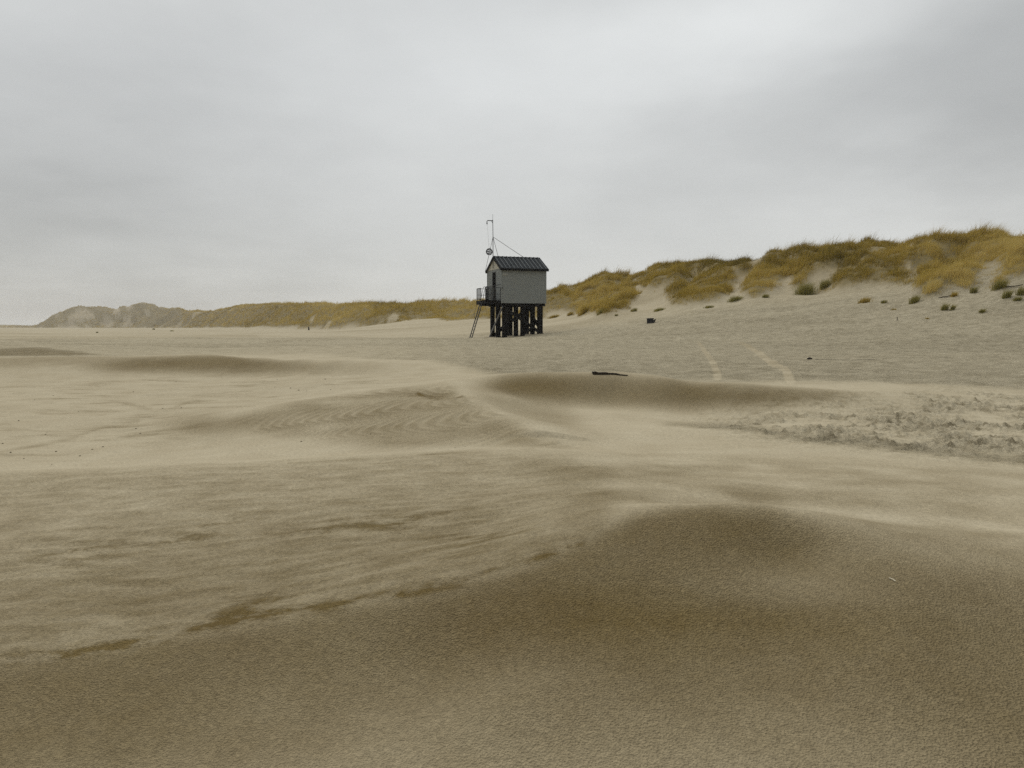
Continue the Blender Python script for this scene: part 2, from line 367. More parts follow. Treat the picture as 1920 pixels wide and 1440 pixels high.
wet_shade += .06 * blob(1120, 1000, 75, 36, 3.2, 5.2, -.5) + .15 * blob(1150, 975, 60, 20, 3.2, 5.2, -.5)  # painted darker to tone down the sunlit left shoulder
wet_shade += .26 * soft([(-60, 1250), (120, 1225), (250, 1203), (430, 1166), (520, 1150), (660, 1128), (800, 1100), (1000, 1050), (1090, 1018)], 8, 2.3, 5.2) * np.clip(.8 + 1.4 * stC, .2, 1.6)
wet_shade += .14 * blob(1330, 930, 220, 20, 4.3, 7)  # painted darker against the bright rim behind the crest
wet_shade += .32 * blob(1060, 885, 90, 26, 4.5, 7.4, .08)
wC = poly([(900, 722), (950, 703), (1020, 700), (1100, 705), (1300, 717), (1400, 725), (1550, 734), (1640, 740), (1560, 746), (1480, 753), (1400, 759), (1300, 762), (1150, 757), (1050, 749), (960, 741)], 9.5, 14.5, 6, 14)  # bowl face of the middle dune: slope shade painted over damp sand
wet_shade += .24 * poly([(1060, 850), (1300, 850), (1920, 890), (2300, 900), (2300, 1140), (1900, 1070), (1500, 970), (1350, 950), (1200, 962), (1100, 1010), (1000, 1050), (1050, 950)], 3.3, 8.5, 16, 40) * np.clip(1 + 1.2 * nz, 0, 2)
wet_shade += .35 * soft([(540, 869), (640, 863), (720, 859), (860, 848), (1000, 842)], 1.8, 5, 7.6) * np.clip(.6 + 1.6 * nz, 0, 1.3)
wet_shade += .40 * soft([(784, 738), (800, 744), (826, 750), (850, 753), (866, 750)], 3, 10, 13) * np.clip(.8 + .8 * nz, 0, 1.4)  # painted shadow along the scarp's lower rim
wet_shade += (.24 * soft([(-5, 850), (60, 838), (140, 822), (180, 806), (215, 796), (260, 790)], 3.2, 7, 20) + .22 * soft([(195, 747), (250, 760), (290, 771), (322, 768), (345, 757), (372, 752)], 3.5, 7, 22)) * np.clip(.7 + 1.3 * nz, 0, 1.5)
stL = onnear(lambda x, y, z: fbm(x * .8 + 1, y * 2.4, 4, .6), 7, 24)
wet_shade += mL * (.05 + .4 * np.clip(stL - .15, 0, 1))
wet_shade += .34 * poly([(885, 722), (960, 740), (1050, 750), (1090, 790), (1075, 826), (1000, 803), (930, 773), (888, 748)], 8.5, 13.5, 8, 14)  # painted shade on the bowl's left wall
wet_shade -= .18 * soft([(866, 742), (885, 756), (930, 781), (1000, 811), (1085, 838)], 12, 8, 13)  # painted light crease along the spur
wet_shade += 10.0 * np.clip(mC * onnear(ripC, 7.5, 13), -.02, .02) + 7.0 * np.clip(mB * onnear(ripB, 2.5, 8), -.01, .01)
wet_shade += 1.0 * wC + .40 * mC * np.clip(1 + .5 * nz, 0, 2) + .12 * blob(1420, 745, 130, 8, 9, 13.5)
wet_shade += .5 * blob(390, 800, 75, 22, 8, 13)
wD = poly([(140, 692), (250, 676), (330, 668), (400, 666), (480, 673), (600, 684), (740, 692), (600, 694), (480, 698), (300, 697)], 15, 24, 5, 6)
wD2 = poly([(-500, 672), (0, 669), (330, 668), (200, 684), (0, 690), (-500, 694)], 15, 26, 5, 8)
wet_shade += .9 * wD + .45 * wD2  # left dune faces: damp tone plus painted slope shade
wet_shade += .95 * poly([(-300, 637), (-50, 640), (20, 643), (100, 656), (200, 664), (0, 667), (-300, 667)], 24, 34, 3, 4)  # far-left dune face, same mix of damp and painted shade
wet_shade += .35 * mP * np.clip(1 + .6 * nz, 0, 2) + .30 * mF * np.clip(.6 + 2.8 * onnear(lambda x, y, z: fbm(x * 5, y * 7, 3, .65), 7, 16), 0, 2.6)
wet_shade += .35 * soft([(1455, 584), (1540, 569), (1640, 559), (1705, 553)], 2.2, 35, 80) + .3 * soft([(1280, 586), (1420, 583), (1490, 577)], 2.5, 35, 80) + .3 * soft([(1180, 603), (1400, 600), (1600, 606)], 4, 30, 70) + .35 * soft([(1640, 579), (1700, 576), (1770, 579)], 2.5, 35, 70) + .2 * soft([(1200, 628), (1500, 622), (1750, 626)], 4, 25, 60) + .45 * soft([(1740, 588), (1765, 583), (1790, 584)], 2, 30, 70) + .25 * soft([(500, 641), (640, 634), (760, 637), (880, 636)], 2.5, 30, 90) + .2 * soft([(0, 640), (250, 634), (480, 630)], 3, 40, 120)  # dark wrack streaks, plus painted shade band and mound shading
wet_shade += .4 * mFe + .22 * sc1  # patch edge, then painted shade in the scarp's scoop
wet_shade += .25 * mS * np.clip(.5 + onnear(lambda x, y, z: 1.2 * fbm(x * .03 - 4, y * .22, 3), 28, 700), 0, 1.2)
wet_shade = np.clip(wet_shade + .22 * np.clip(s * 6, 0, 1) * (s > 0) - track * .14, 0, 1.15)
# --- dune vegetation density
vn = fbm(X / (6 * rs) + 31, Y / (6 * rs), 3, .55)
veg = sstep(-.06, .03, s + .05 * vn) * (s < 1.7)
veg = veg * (1 - sstep(.50, .75, vn + .15 * (.6 - s)) * .8)
def rng_at(u, v):
    j = int(np.argmin(np.abs(dense - az_of(u, v)))); vis_ = np.where((V[:, j] <= v) & (rad > 2))[0]
    return float(rad[vis_[0]]) if len(vis_) else 100.0
bare = np.zeros(U.shape, np.float32)
for (u, v, a, b, t) in [(143, 592, 16, 12, -.5), (165, 588, 14, 8, .5), (222, 588, 10, 12, .5), (235, 598, 16, 9, .4), (200, 607, 20, 6, 0), (245, 577, 12, 7, .4), (125, 612, 20, 5, 0)]:
    r0 = rng_at(u, v)
    bare = np.maximum(bare, blob(u, v, a, b, r0 * .86, r0 * 1.16, t))
bare = sstep(.38, .58, bare + .16 * vn)
wet_shade = wet_shade + .30 * bare * (RR > 150) + .35 * blob(1400, 518, 32, 28, 55, 115) + .3 * blob(1445, 500, 20, 22, 55, 115)
veg = np.clip(veg * (1 - 1.25 * bare), 0, 1)
cv = lambda L_: [(1020 + x * .469, 400 + y * .469 + 10) for x, y in L_]
VP = [[(-60, 330), (0, 312), (120, 282), (230, 230), (330, 232), (385, 262), (352, 300), (372, 335), (330, 372), (240, 398), (130, 388), (60, 378), (0, 384), (-60, 392)],
 [(355, 240), (450, 190), (600, 180), (715, 180), (645, 235), (565, 242), (605, 268), (540, 278), (470, 288), (400, 288), (368, 272)],
 [(478, 292), (540, 268), (585, 295), (572, 332), (498, 338)],
 [(588, 292), (640, 240), (690, 195), (745, 195), (765, 260), (742, 312), (692, 338), (600, 354), (516, 358), (498, 342), (560, 325)],
 [(740, 180), (815, 175), (835, 230), (790, 248), (758, 226)],
 [(796, 284), (860, 195), (900, 150), (960, 135), (1015, 165), (1002, 242), (942, 272), (902, 302), (840, 328), (786, 312)],
 [(955, 135), (1060, 122), (1130, 95), (1220, 85), (1290, 60), (1400, 70), (1500, 70), (1600, 70), (1700, 50), (1800, 40), (1900, 50), (2300, 40), (2300, 255), (1960, 252), (1842, 262), (1780, 250), (1700, 292), (1600, 302), (1542, 330), (1494, 312), (1480, 287), (1400, 280), (1300, 280), (1230, 285), (1200, 294), (1150, 294), (1138, 260), (1180, 232), (1100, 232), (1000, 290), (982, 262), (1010, 200)],
 [(1780, 262), (1852, 268), (1842, 302), (1788, 292)]]
vr = np.zeros(U.shape, np.float32)
for L_ in VP: vr = np.maximum(vr, poly(cv(L_), 48, 150, 1, 2))
for L_ in ([(1420, 205), (1470, 215), (1495, 245), (1492, 292), (1450, 272)], [(1690, 292), (1740, 230), (1800, 205), (1835, 215), (1832, 262), (1780, 272)], [(1680, 190), (1740, 178), (1790, 190), (1740, 205)]): vr = vr * (1 - .85 * poly(cv(L_), 48, 150, 1, 2))
sp_ = sstep(.05, .45, fbm(X / 3.1 + 40, Y / 3.1, 3)) * sstep(.06, .16, s)
vr = np.maximum(vr, .42 * sp_)
vr = vr * sstep(-1.15, -.6, vn + .5 * fbm(X / 1.7, Y / 1.7, 2)) 
right = sstep(1015, 1030, U) * (RR < 150)
veg = np.where(s < 1.02, veg * (1 - right) + vr * right, veg)
veg = np.where(np.abs(Aw) > .8, 0, veg)
Zr_ = Zr_ + (.15 * box(veg, 2, 2, 1) + .75 * box(vr, 4, 8, 2) * (1 - sstep(.45, .92, s))) * (RR < 150) - .5 * bare * np.clip(RR / 200, .6, 2) 
ZZ = Zr_ + EYE

def ground_z(x, y):
    a = math.atan2(x, y); l = math.log(max(.31, math.hypot(x, y)))
    j = (a + .74) / (1.48) * (ND - 1); j = min(max(j, 0), ND - 2 + .999)
    i = min(max(np.searchsorted(lr, l) - 1, 0), NR - 2)
    f = (l - lr[i]) / (lr[i + 1] - lr[i]); j0 = int(j); g = j - j0
    return float((ZZ[i, j0] * (1 - g) + ZZ[i, j0 + 1] * g) * (1 - f) + (ZZ[i + 1, j0] * (1 - g) + ZZ[i + 1, j0 + 1] * g) * f)
U2, V2 = proj(X, Y, Zr_)
def hit(u, v, rmin=1.5):
    """first ground point seen at a photo pixel"""
    j = int(np.argmin(np.abs(dense - az_of(u, v))))
    k = np.where((V2[:, j] <= v) & (rad > rmin))[0]
    i = int(k[0]) if len(k) else NR - 1
    v0, v1 = V2[i - 1, j], V2[i, j]; t = 0 if v0 == v1 else (v0 - v) / (v0 - v1)
    r = rad[i - 1] + (rad[i] - rad[i - 1]) * min(max(t, 0), 1)
    a = az_of(u, v); x, y = r * math.sin(a), r * math.cos(a)
    return Vector((x, y, ground_z(x, y)))

# ------------------------------------------------------------------ meshes
def mesh_np(name, verts, quads=None, tris=None, attrs=None, smooth=True):
    me = bpy.data.meshes.new(name)
    verts = np.ascontiguousarray(verts, np.float32)
    nq = 0 if quads is None else len(quads); nt_ = 0 if tris is None else len(tris)
    me.vertices.add(len(verts)); me.vertices.foreach_set('co', verts.ravel())
    loops = np.concatenate([q.ravel() for q in (quads, tris) if q is not None]).astype(np.int32)
    me.loops.add(len(loops)); me.loops.foreach_set('vertex_index', loops)
    me.polygons.add(nq + nt_)
    st = np.concatenate([np.arange(nq) * 4, nq * 4 + np.arange(nt_) * 3]).astype(np.int32)
    me.polygons.foreach_set('loop_start', st)
    me.polygons.foreach_set('use_smooth', np.full(nq + nt_, smooth))
    for k, a in (attrs or {}).items():
        at = me.attributes.new(k, 'FLOAT', 'POINT'); at.data.foreach_set('value', np.ascontiguousarray(a, np.float32).ravel())
    me.update(calc_edges=True); me.validate()
    return me
def link(name, me, mat=None, parent=None, **props):
    o = bpy.data.objects.new(name, me); COL.objects.link(o)
    if mat is not None: me.materials.clear(); me.materials.append(mat)
    if parent is not None: o.parent = parent
    for k, v in props.items(): o[k] = v
    return o

# ------------------------------------------------------------------ materials
def sand_material():
    m, nt, out = new_mat('sand'); n = N(nt)
    pos = n.node('ShaderNodeNewGeometry').outputs['Position']
    wet_shadeA, vegA, rough_ = n.attr('wet_shade'), n.attr('veg'), n.attr('rough')
    g1 = n.noise(pos, 1.7, 4, .6); g2 = n.noise(pos, 14, 3, .6); g3 = n.noise(pos, 42, 5, .78)
    w = n.math('ADD', wet_shadeA, n.math('MULTIPLY', n.math('SUBTRACT', g2, .5), n.math('MULTIPLY', wet_shadeA, .2)))
    dry = n.mix(n.rng(g1, .3, .7, 0, 1), (.405, .345, .236), (.46, .40, .283))
    damp = n.mix(n.rng(g1, .3, .7, 0, 1), (.165, .116, .045), (.195, .142, .058))  # damp sand tone, which also colours the painted dune shade
    c = n.mix(n.rng(w, 0, 1.1, 0, 1), dry, damp)  # dry to damp tone, driven by wetness and painted shade together
    c = n.mix(n.math('MULTIPLY', rough_, .75, clamp=True), c, n.mix(n.rng(n.noise(n.scale_vec(pos, (2.2, 3.5, 3)), 1.0, 6, .72), .32, .68, 0, 1), (.27, .235, .157), (.53, .47, .34)))
    grain = n.rng(g3, .3, .7, .74, 1.26)
    sp = n.noise(pos, 210, 2, .6)
    c = n.mix(1.0, c, grain, 'MULTIPLY')
    c = n.mix(n.math('MULTIPLY', n.rng(sp, .60, .72, 0, .55), n.rng(wet_shadeA, 0, .7, .25, 1.0)), c, (.07, .052, .028))
    litter = n.mix(n.rng(n.noise(pos, 1.1, 4, .6), .35, .65, 0, 1), (.20, .15, .058), (.135, .105, .044))
    c = n.mix(n.math('MULTIPLY', vegA, .85), c, litter)
    # rain pits (about a centimetre across) and grain
    v = n.node('ShaderNodeTexVoronoi', feature='SMOOTH_F1'); n.put(v.inputs['Vector'], pos)
    v.inputs['Scale'].default_value = 112; v.inputs['Smoothness'].default_value = .35
    pit = n.math('ADD', v.outputs['Distance'], n.math('MULTIPLY', n.noise(pos, 150, 3, .65), .8))
    b = n.bump(pit, n.rng(wet_shadeA, .0, .8, .3, 1.0), .012)
    b = n.bump(n.noise(pos, 30, 3, .6), n.rng(wet_shadeA, 0, .8, .15, .12), .012, b)
    b = n.bump(n.noise(n.scale_vec(pos, (8, 11, 8)), 1.0, 6, .75), n.math('MULTIPLY', rough_, 1.0, clamp=True), .075, b)
    n.bsdf(out, c, n.rng(wet_shadeA, 0, 1, .95, .8), 0.03, b)
    return m
def grass_material(name, c0, c1, c2):
    m, nt, out = new_mat(name); n = N(nt)
    t = n.attr('tone')
    c = n.mix(n.rng(t, 0, .5, 0, 1), c0, c1); c = n.mix(n.rng(t, .5, 1, 0, 1), c, c2)
    d = n.node('ShaderNodeBsdfDiffuse'); n.put(d.inputs['Color'], c)
    tr = n.node('ShaderNodeBsdfTranslucent'); n.put(tr.inputs['Color'], c)
    mx = n.node('ShaderNodeMixShader'); mx.inputs[0].default_value = .35
    nt.links.new(d.outputs[0], mx.inputs[1]); nt.links.new(tr.outputs[0], mx.inputs[2]); nt.links.new(mx.outputs[0], out.inputs[0])
    return m
M_SAND = sand_material()
M_GRASS = grass_material('dry_marram', (.13, .10, .022), (.42, .30, .058), (.60, .47, .17))
M_GREEN = grass_material('green_marram', (.12, .125, .03), (.26, .225, .06), (.44, .36, .13))
def simple(name, col, rough=.7, spec=.3, var=.15, scale=6, metal=0.0, bump=0.0, bscale=20, stretch=(1, 1, 1)):
    m, nt, out = new_mat(name); n = N(nt)
    tc = n.node('ShaderNodeTexCoord').outputs['Object']
    p = n.scale_vec(tc, stretch)
    f = n.noise(p, scale, 4, .6)
    c = n.mix(f, tuple(x * (1 - var * 1.6) for x in col), tuple(min(1, x * (1 + var * 1.6)) for x in col))
    b = n.bump(n.noise(p, bscale, 3, .6), bump, .02) if bump else None
    n.bsdf(out, c, rough, spec, b, metal)
    return m
M_TIMBER = simple('tarred_timber', (.010, .009, .008), .85, .05, .35, 4, 0, .5, 14, (6, 6, .6))
M_STEEL = simple('galvanised_steel', (.16, .16, .16), .5, .4, .2, 9, .3)
M_DARKSTEEL = simple('dark_steel', (.03, .03, .03), .55, .3, .25, 9)
M_ROOF = simple('slate_blue_roofing', (.018, .022, .025), .75, .08, .3, 3)
M_SEAM = simple('pale_roof_seam', (.17, .185, .19), .6, .3, .2, 5)
M_FASCIA = simple('black_fascia', (.010, .010, .010), .8, .06, .2, 5)
M_GABLE = simple('weathered_gable_board', (.42, .40, .33), .8, .2, .25, 3)
M_SIGN = simple('faded_plate', (.33, .33, .30), .7, .2, .2, 8)
M_WOOD = simple('weathered_driftwood', (.035, .027, .018), .85, .15, .4, 8, 0, .6, 20, (1, 8, 8))
M_STRAW = simple('dry_straw', (.62, .56, .42), .7, .2, .15, 30)
M_CRATE = simple('black_plastic', (.014, .015, .018), .5, .4, .2, 9)
M_CLOD = simple('dark_clod', (.16, .13, .085), .9, .1, .3, 30, 0, .5, 40)
M_PALE = simple('pale_plastic', (.36, .36, .36), .5, .3, .1, 9)
def wall_material():
    m, nt, out = new_mat('grey_painted_cladding'); n = N(nt)
    tc = n.node('ShaderNodeTexCoord').outputs['Object']
    f = n.noise(n.scale_vec(tc, (5, 5, .35)), 2.0, 4, .6); g = n.noise(tc, 1.2, 3, .6)
    c = n.mix(f, (.19, .205, .20), (.26, .275, .265))
    c = n.mix(n.rng(g, .45, .75, 0, .35), c, (.22, .21, .185))
    n.bsdf(out, c, .7, .15)
    return m
M_WALL = wall_material()
def mesh_panel_material():
    m, nt, out = new_mat('wire_mesh_panel'); n = N(nt)
    d = n.node('ShaderNodeBsdfDiffuse'); n.put(d.inputs['Color'], (.10, .105, .105))
    t = n.node('ShaderNodeBsdfTransparent'); mx = n.node('ShaderNodeMixShader'); mx.inputs[0].default_value = .42
    nt.links.new(t.outputs[0], mx.inputs[1]); nt.links.new(d.outputs[0], mx.inputs[2]); nt.links.new(mx.outputs[0], out.inputs[0])
    return m
M_MESH = mesh_panel_material()

# ------------------------------------------------------------------ ground objects
verts = np.stack([X, Y, ZZ], -1).reshape(-1, 3)
idx = np.arange(NR * NA).reshape(NR, NA)
i00 = idx[:-1]; i10 = idx[1:]
quads = np.stack([i00, np.roll(i00, -1, 1), np.roll(i10, -1, 1), i10], -1)
sq = s[:-1, :]
isdune = ((sq > 0.06) & (RR[:-1] > 40) & (np.abs(Aw[:-1]) < .74)).ravel()
quads = quads.reshape(-1, 4)[:, ::-1]
roughA = np.clip(.9 * mP + .65 * mF + .4 * mFe + .25 * mS - track * 1.0, 0, 1)
aw, av, ar = wet_shade.ravel(), veg.ravel(), roughA.ravel()
def sub(q, name):
    used = np.unique(q); remap = np.full(len(verts), -1, np.int64); remap[used] = np.arange(len(used))
    return mesh_np(name, verts[used], remap[q], None, {'wet_shade': aw[used], 'veg': av[used], 'rough': ar[used]})
beach_q = quads[~isdune]
used = np.unique(beach_q); remap = np.full(len(verts), -1, np.int64); remap[used] = np.arange(len(used))
r0_ = remap[idx[0]]; cz = verts[idx[0]].mean(0)
tri0 = np.stack([r0_, np.full(NA, len(used)), np.roll(r0_, -1)], -1)[:, ::1]
app = lambda a: np.concatenate([a[used], [a[idx[0]].mean()]])
me = mesh_np('beach_sand', np.concatenate([verts[used], cz[None]]), remap[beach_q], tri0[:, ::-1], {'wet_shade': app(aw), 'veg': app(av), 'rough': app(ar)})
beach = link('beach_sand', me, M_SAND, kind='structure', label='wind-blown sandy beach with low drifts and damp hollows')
dune = link('dune_hills', sub(quads[isdune], 'dune_hills'), M_SAND, kind='structure', label='grass covered sand dunes rising along the back of the beach')
# ------------------------------------------------------------------ marram grass
def blades(C, h, w, leanx, spread, tone, seed=0, per=12, rad_=.2):
    """C (n,3) tuft bases; every array argument per tuft. Returns verts, quads, tris, tone"""
    g = np.random.default_rng(seed); n = len(C) * per
    ti = np.repeat(np.arange(len(C)), per)
    ang = g.random(n) * 2 * np.pi; rr = rad_[ti] * np.sqrt(g.random(n))
    ox, oy = np.cos(ang) * rr, np.sin(ang) * rr
    base = C[ti] + np.stack([ox, oy, np.full(n, -.05)], -1)
    hh = h[ti] * (.55 + .6 * g.random(n)); tilt = spread[ti] * (.25 + .9 * g.random(n))
    dx = np.cos(ang) * tilt + leanx[ti] + g.normal(0, .12, n); dy = np.sin(ang) * tilt + g.normal(0, .12, n)
    mid = base + np.stack([dx * hh * .38, dy * hh * .38, hh * .6], -1)
    tip = base + np.stack([dx * hh * 1.05, dy * hh * 1.05, hh * (1 - .18 * tilt)], -1)
    wa = g.random(n) * np.pi; ww = w[ti] * (.7 + .6 * g.random(n))
    wv = np.stack([np.cos(wa) * ww, np.sin(wa) * ww * .6, 0 * ww], -1) * .5
    vs = np.stack([base - wv, base + wv, mid - wv * .75, mid + wv * .75, tip], 1).reshape(-1, 3)
    o = np.arange(n) * 5
    q = np.stack([o, o + 1, o + 3, o + 2], -1); t = np.stack([o + 2, o + 3, o + 4], -1)
    tn = np.clip(tone[ti] + g.normal(0, .13, n), 0, 1)
    return vs, q, t, np.repeat(tn, 5)
# candidate tuft sites: vertices of the dune sheet sampled by visible area
def scatter(mask, count, seed):
    g = np.random.default_rng(seed)
    wgt = (veg * mask * front * np.where(RR < 160, np.clip(tus + .55, .12, 1.4), 1)).copy(); wgt[:, ND:] = 0
    dr = np.gradient(rad)[:, None]; area = dr * RR
    wgt = wgt * area / np.clip(RR, 40, 2000) ** 1.35
    p = wgt.ravel() / wgt.sum()
    k = g.choice(len(p), count, p=p)
    i, j = k // NA, k % NA
    ii = np.minimum(i + 1, NR - 1); f = g.random(count)
    jj = np.minimum(j + 1, ND - 1); h_ = g.random(count)
    def lerp(T): return (T[i, j] * (1 - f) + T[ii, j] * f) * (1 - h_) + (T[i, jj] * (1 - f) + T[ii, jj] * f) * h_
    return np.stack([lerp(X), lerp(Y), lerp(ZZ)], -1), i, j
smask = (s > -.3) & (s < 1.35)
tus = gnoise(X / 1.5, Y / 1.5) + .6 * gnoise(X / 3.4 + 9, Y / 3.4)
hue = .8 * fbm(X / (11 * rs) - 8, Y / (11 * rs) + 3, 3)
def hspot(u, v, a, b): return np.exp(-((U - u) / a) ** 2 - ((V - v) / b) ** 2) * (RR > 50)
hue = hue + .35 * (U < 700) + .55 * hspot(1760, 497, 150, 34) + .4 * hspot(1890, 470, 60, 40) - .85 * hspot(1540, 490, 95, 34) - .7 * hspot(1370, 505, 60, 16) + .3 * hspot(1110, 560, 80, 30) - .35 * hspot(1620, 455, 60, 14) - .3 * hspot(1240, 500, 60, 10) + .3 * hspot(1390, 520, 40, 20)
def grass_object(name, mask, count, per, seed, label, hscale=1.0):
    C, i, j = scatter(mask & smask, count, seed)
    rr = np.hypot(C[:, 0], C[:, 1]); g = np.random.default_rng(seed + 1)
    hm = fbm(C[:, 0] / 5, C[:, 1] / 5, 2)
    h = (0.50 + .26 * hm + .2 * g.random(count)) * hscale * np.clip(.45 + .8 * veg[i, j], .4, 1.1)
    h = h * np.where(rr < 160, np.clip(.62 + .75 * tus[i, j], .35, 1.5), 1)
    h = np.clip(h, .2, 1.4) * np.clip(rr / 140, 1, 1.5)
    h = h * np.where(g.random(count) < .08, 1.7, 1.0)
    w = np.clip(.00022 * rr, .012, .09) + np.clip((rr - 400) * .0005, 0, .3)
    tone = np.clip(.47 + .50 * hue[i, j] + .12 * tus[i, j] + g.normal(0, .13, count), .05, .97)
    ln = .25 + .15 * g.random(count)
    vs, q, t, tn = blades(C, h, w, ln, np.full(count, .45), tone, seed + 2, per, np.clip(.16 + .0008 * rr, .15, .6))
    return link(name, mesh_np(name, vs, q, t, {'tone': tn}, False), M_GRASS, kind='stuff', label=label, category='dune grass')
uu = U
grass_object('marram_grass', (U > 1025), 30000, 13, 100, 'dry golden brown marram grass covering the high dunes right of the hut')
grass_object('marram_grass', (U <= 1025) & (U > 340), 15000, 9, 200, 'pale yellow marram grass on the long low dune ridge left of the hut')
grass_object('marram_grass', (U <= 340), 17000, 8, 300, 'faded marram grass on the distant hazy dunes at the far left')

# single tufts at the dune foot: (u, v, height px, width px, green?, label)
TUFTS = [
 (1069, 591, 9, 14, 0, 'small dry grass tuft on sand just right of the hut'),
 (1038, 596, 8, 26, 0, 'low spread grass patch behind the hut right posts'),
 (1094, 589, 20, 26, 0, 'tall golden grass tuft at dune foot right of the hut'),
 (1128, 586, 11, 22, 1, 'olive grass tuft at dune foot beside the tall golden one'),
 (1155, 592, 5, 8, 1, 'tiny grass tuft on open sand left of the black crate'),
 (1188, 584, 9, 13, 1, 'small dark grass tuft above and left of the black crate'),
 (1235, 583, 8, 26, 1, 'low wide grass tuft on sand directly above the black crate'),
 (1329, 577, 6, 22, 1, 'thin flat grass patch on sand right of the black crate'),
 (1376, 565, 13, 32, 1, 'dome shaped green tuft on sand below the eroded blowout'),
 (1434, 558, 9, 16, 1, 'small dark tuft at the lip of the bare sand slope'),
 (1508, 552, 26, 46, 1, 'big leaning green clump at dune foot right of the blowout'),
 (1545, 540, 20, 24, 1, 'dark clump joined to the big leaning green clump'),
 (1622, 568, 13, 26, 0, 'pale straw coloured tuft on a low sand hump'),
 (1657, 568, 7, 12, 1, 'sparse thin tuft right of the pale straw coloured one'),
 (1714, 568, 17, 20, 1, 'bushy dark green tuft on the sand slope'),
 (1675, 581, 5, 10, 0, 'tiny dry tuft on the sand below the bushy green one'),
 (1770, 581, 15, 13, 1, 'upright green tuft, left of a pair standing on the beach'),
 (1786, 581, 12, 9, 1, 'thinner green tuft, right of a pair standing on the beach'),
 (1789, 556, 10, 15, 0, 'sparse tan tuft on slope near a thin stick'),
 (1825, 549, 14, 15, 1, 'rounded green tuft on the slope under the right dunes'),
 (1873, 540, 19, 25, 1, 'large olive tuft beside the thin branch at the right edge'),
 (1887, 558, 17, 18, 1, 'spiky green tuft below the thin branch at the right edge'),
 (1914, 552, 17, 16, 1, 'green tuft cut by the right edge of the view'),
 (1841, 586, 9, 12, 1, 'small low tuft on the beach at far right'),
 (1907, 563, 9, 18, 1, 'short dark tuft at the right edge under the cut one'),
 (1738, 598, 4, 8, 0, 'tiny dead tuft on flat sand at right'),
 (288, 618, 3, 6, 1, 'tiny dark tuft on far sand before the left dunes'),
 (322, 621, 2.5, 8, 1, 'faint low tuft on far sand under the left ridge'),
 (182, 624, 2.5, 5, 1, 'speck of grass on the far left beach'),
]
for k, (u, v, hp, wp, green, lab) in enumerate(TUFTS):
    c = hit(u, v, 8); d = c.length; hm = hp / F * d; wm = wp / F * d
    g = np.random.default_rng(500 + k); nt_ = max(8, int(10 + wp * 1.1))
    off = np.stack([np.clip(g.normal(0, wm * .17, nt_), -.3 * wm, .3 * wm), np.clip(g.normal(0, wm * .08, nt_), -.15 * wm, .15 * wm)], -1)
    C = np.array([[o_[0], o_[1], ground_z(c.x + o_[0], c.y + o_[1]) - c.z] for o_ in off])
    edge = 1 - .5 * np.clip(np.abs(off[:, 0]) / (wm * .5), 0, 1)
    vs, q, t, tn = blades(C, hm * (.75 + .35 * g.random(nt_)) * edge, np.full(nt_, np.clip(.0003 * d, .012, .1)), np.full(nt_, .30), np.full(nt_, .42), np.clip(g.normal(.42, .15, nt_), 0, 1), 900 + k, 12, np.full(nt_, wm * .17))
    o = link('grass_tuft', mesh_np('grass_tuft', vs, q, t, {'tone': tn}, False), M_GREEN if green else M_GRASS, label=lab, category='grass tuft', group='single grass tufts at the foot of the dunes')
    o.location = c

# ------------------------------------------------------------------ bmesh helpers
def bx(bm, x0, x1, y0, y1, z0, z1):
    vs = [bm.verts.new(p) for p in ((x0, y0, z0), (x1, y0, z0), (x1, y1, z0), (x0, y1, z0), (x0, y0, z1), (x1, y0, z1), (x1, y1, z1), (x0, y1, z1))]
    for f in ((0, 3, 2, 1), (4, 5, 6, 7), (0, 1, 5, 4), (1, 2, 6, 5), (2, 3, 7, 6), (3, 0, 4, 7)): bm.faces.new([vs[i] for i in f])
def bar(bm, p, q, w, h=None, up=(0, 0, 1)):
    p, q = Vector(p), Vector(q); d = (q - p).normalized(); up = Vector(up)
    if abs(d.dot(up)) > .97: up = Vector((1, 0, 0))
    a = d.cross(up).normalized(); b = a.cross(d); h = h or w
    c = [(-1, -1), (1, -1), (1, 1), (-1, 1)]
    v0 = [bm.verts.new(p + a * w / 2 * i + b * h / 2 * j) for i, j in c]; v1 = [bm.verts.new(q + a * w / 2 * i + b * h / 2 * j) for i, j in c]
    bm.faces.new(v0[::-1]); bm.faces.new(v1)
    for k in range(4): bm.faces.new((v0[k], v0[(k + 1) % 4], v1[(k + 1) % 4], v1[k]))
def tube(bm, path, r, n=8, closed=False):
    path = [Vector(p) for p in path]; rings = []; m = len(path)
    for k, p in enumerate(path):
        a = path[(k - 1) % m] if (closed or k > 0) else p; b = path[(k + 1) % m] if (closed or k < m - 1) else p
        d = (b - a).normalized(); up = Vector((0, 0, 1)) if abs(d.z) < .9 else Vector((1, 0, 0))
        x = d.cross(up).normalized(); y = x.cross(d)
        rings.append([bm.verts.new(p + (x * math.cos(t) + y * math.sin(t)) * r) for t in [2 * math.pi * i / n for i in range(n)]])
    pairs = list(zip(rings[:-1], rings[1:])) + ([(rings[-1], rings[0])] if closed else [])
    for A_, B_ in pairs:
        for i in range(n): bm.faces.new((A_[i], A_[(i + 1) % n], B_[(i + 1) % n], B_[i]))
    if not closed: bm.faces.new(rings[0][::-1]); bm.faces.new(rings[-1])
def finish(name, bm, mat, parent=None, bevel=0.0, **props):
    bmesh.ops.recalc_face_normals(bm, faces=bm.faces[:])
    if bevel: bmesh.ops.bevel(bm, geom=bm.edges[:], offset=bevel, segments=1, affect='EDGES')
    me = bpy.data.meshes.new(name); bm.to_mesh(me); bm.free()
    return link(name, me, mat, parent, **props)
def part(name, fn, mat, parent, bevel=0.0, **props):
    bm = bmesh.new(); fn(bm); return finish(name, bm, mat, parent, bevel, **props)

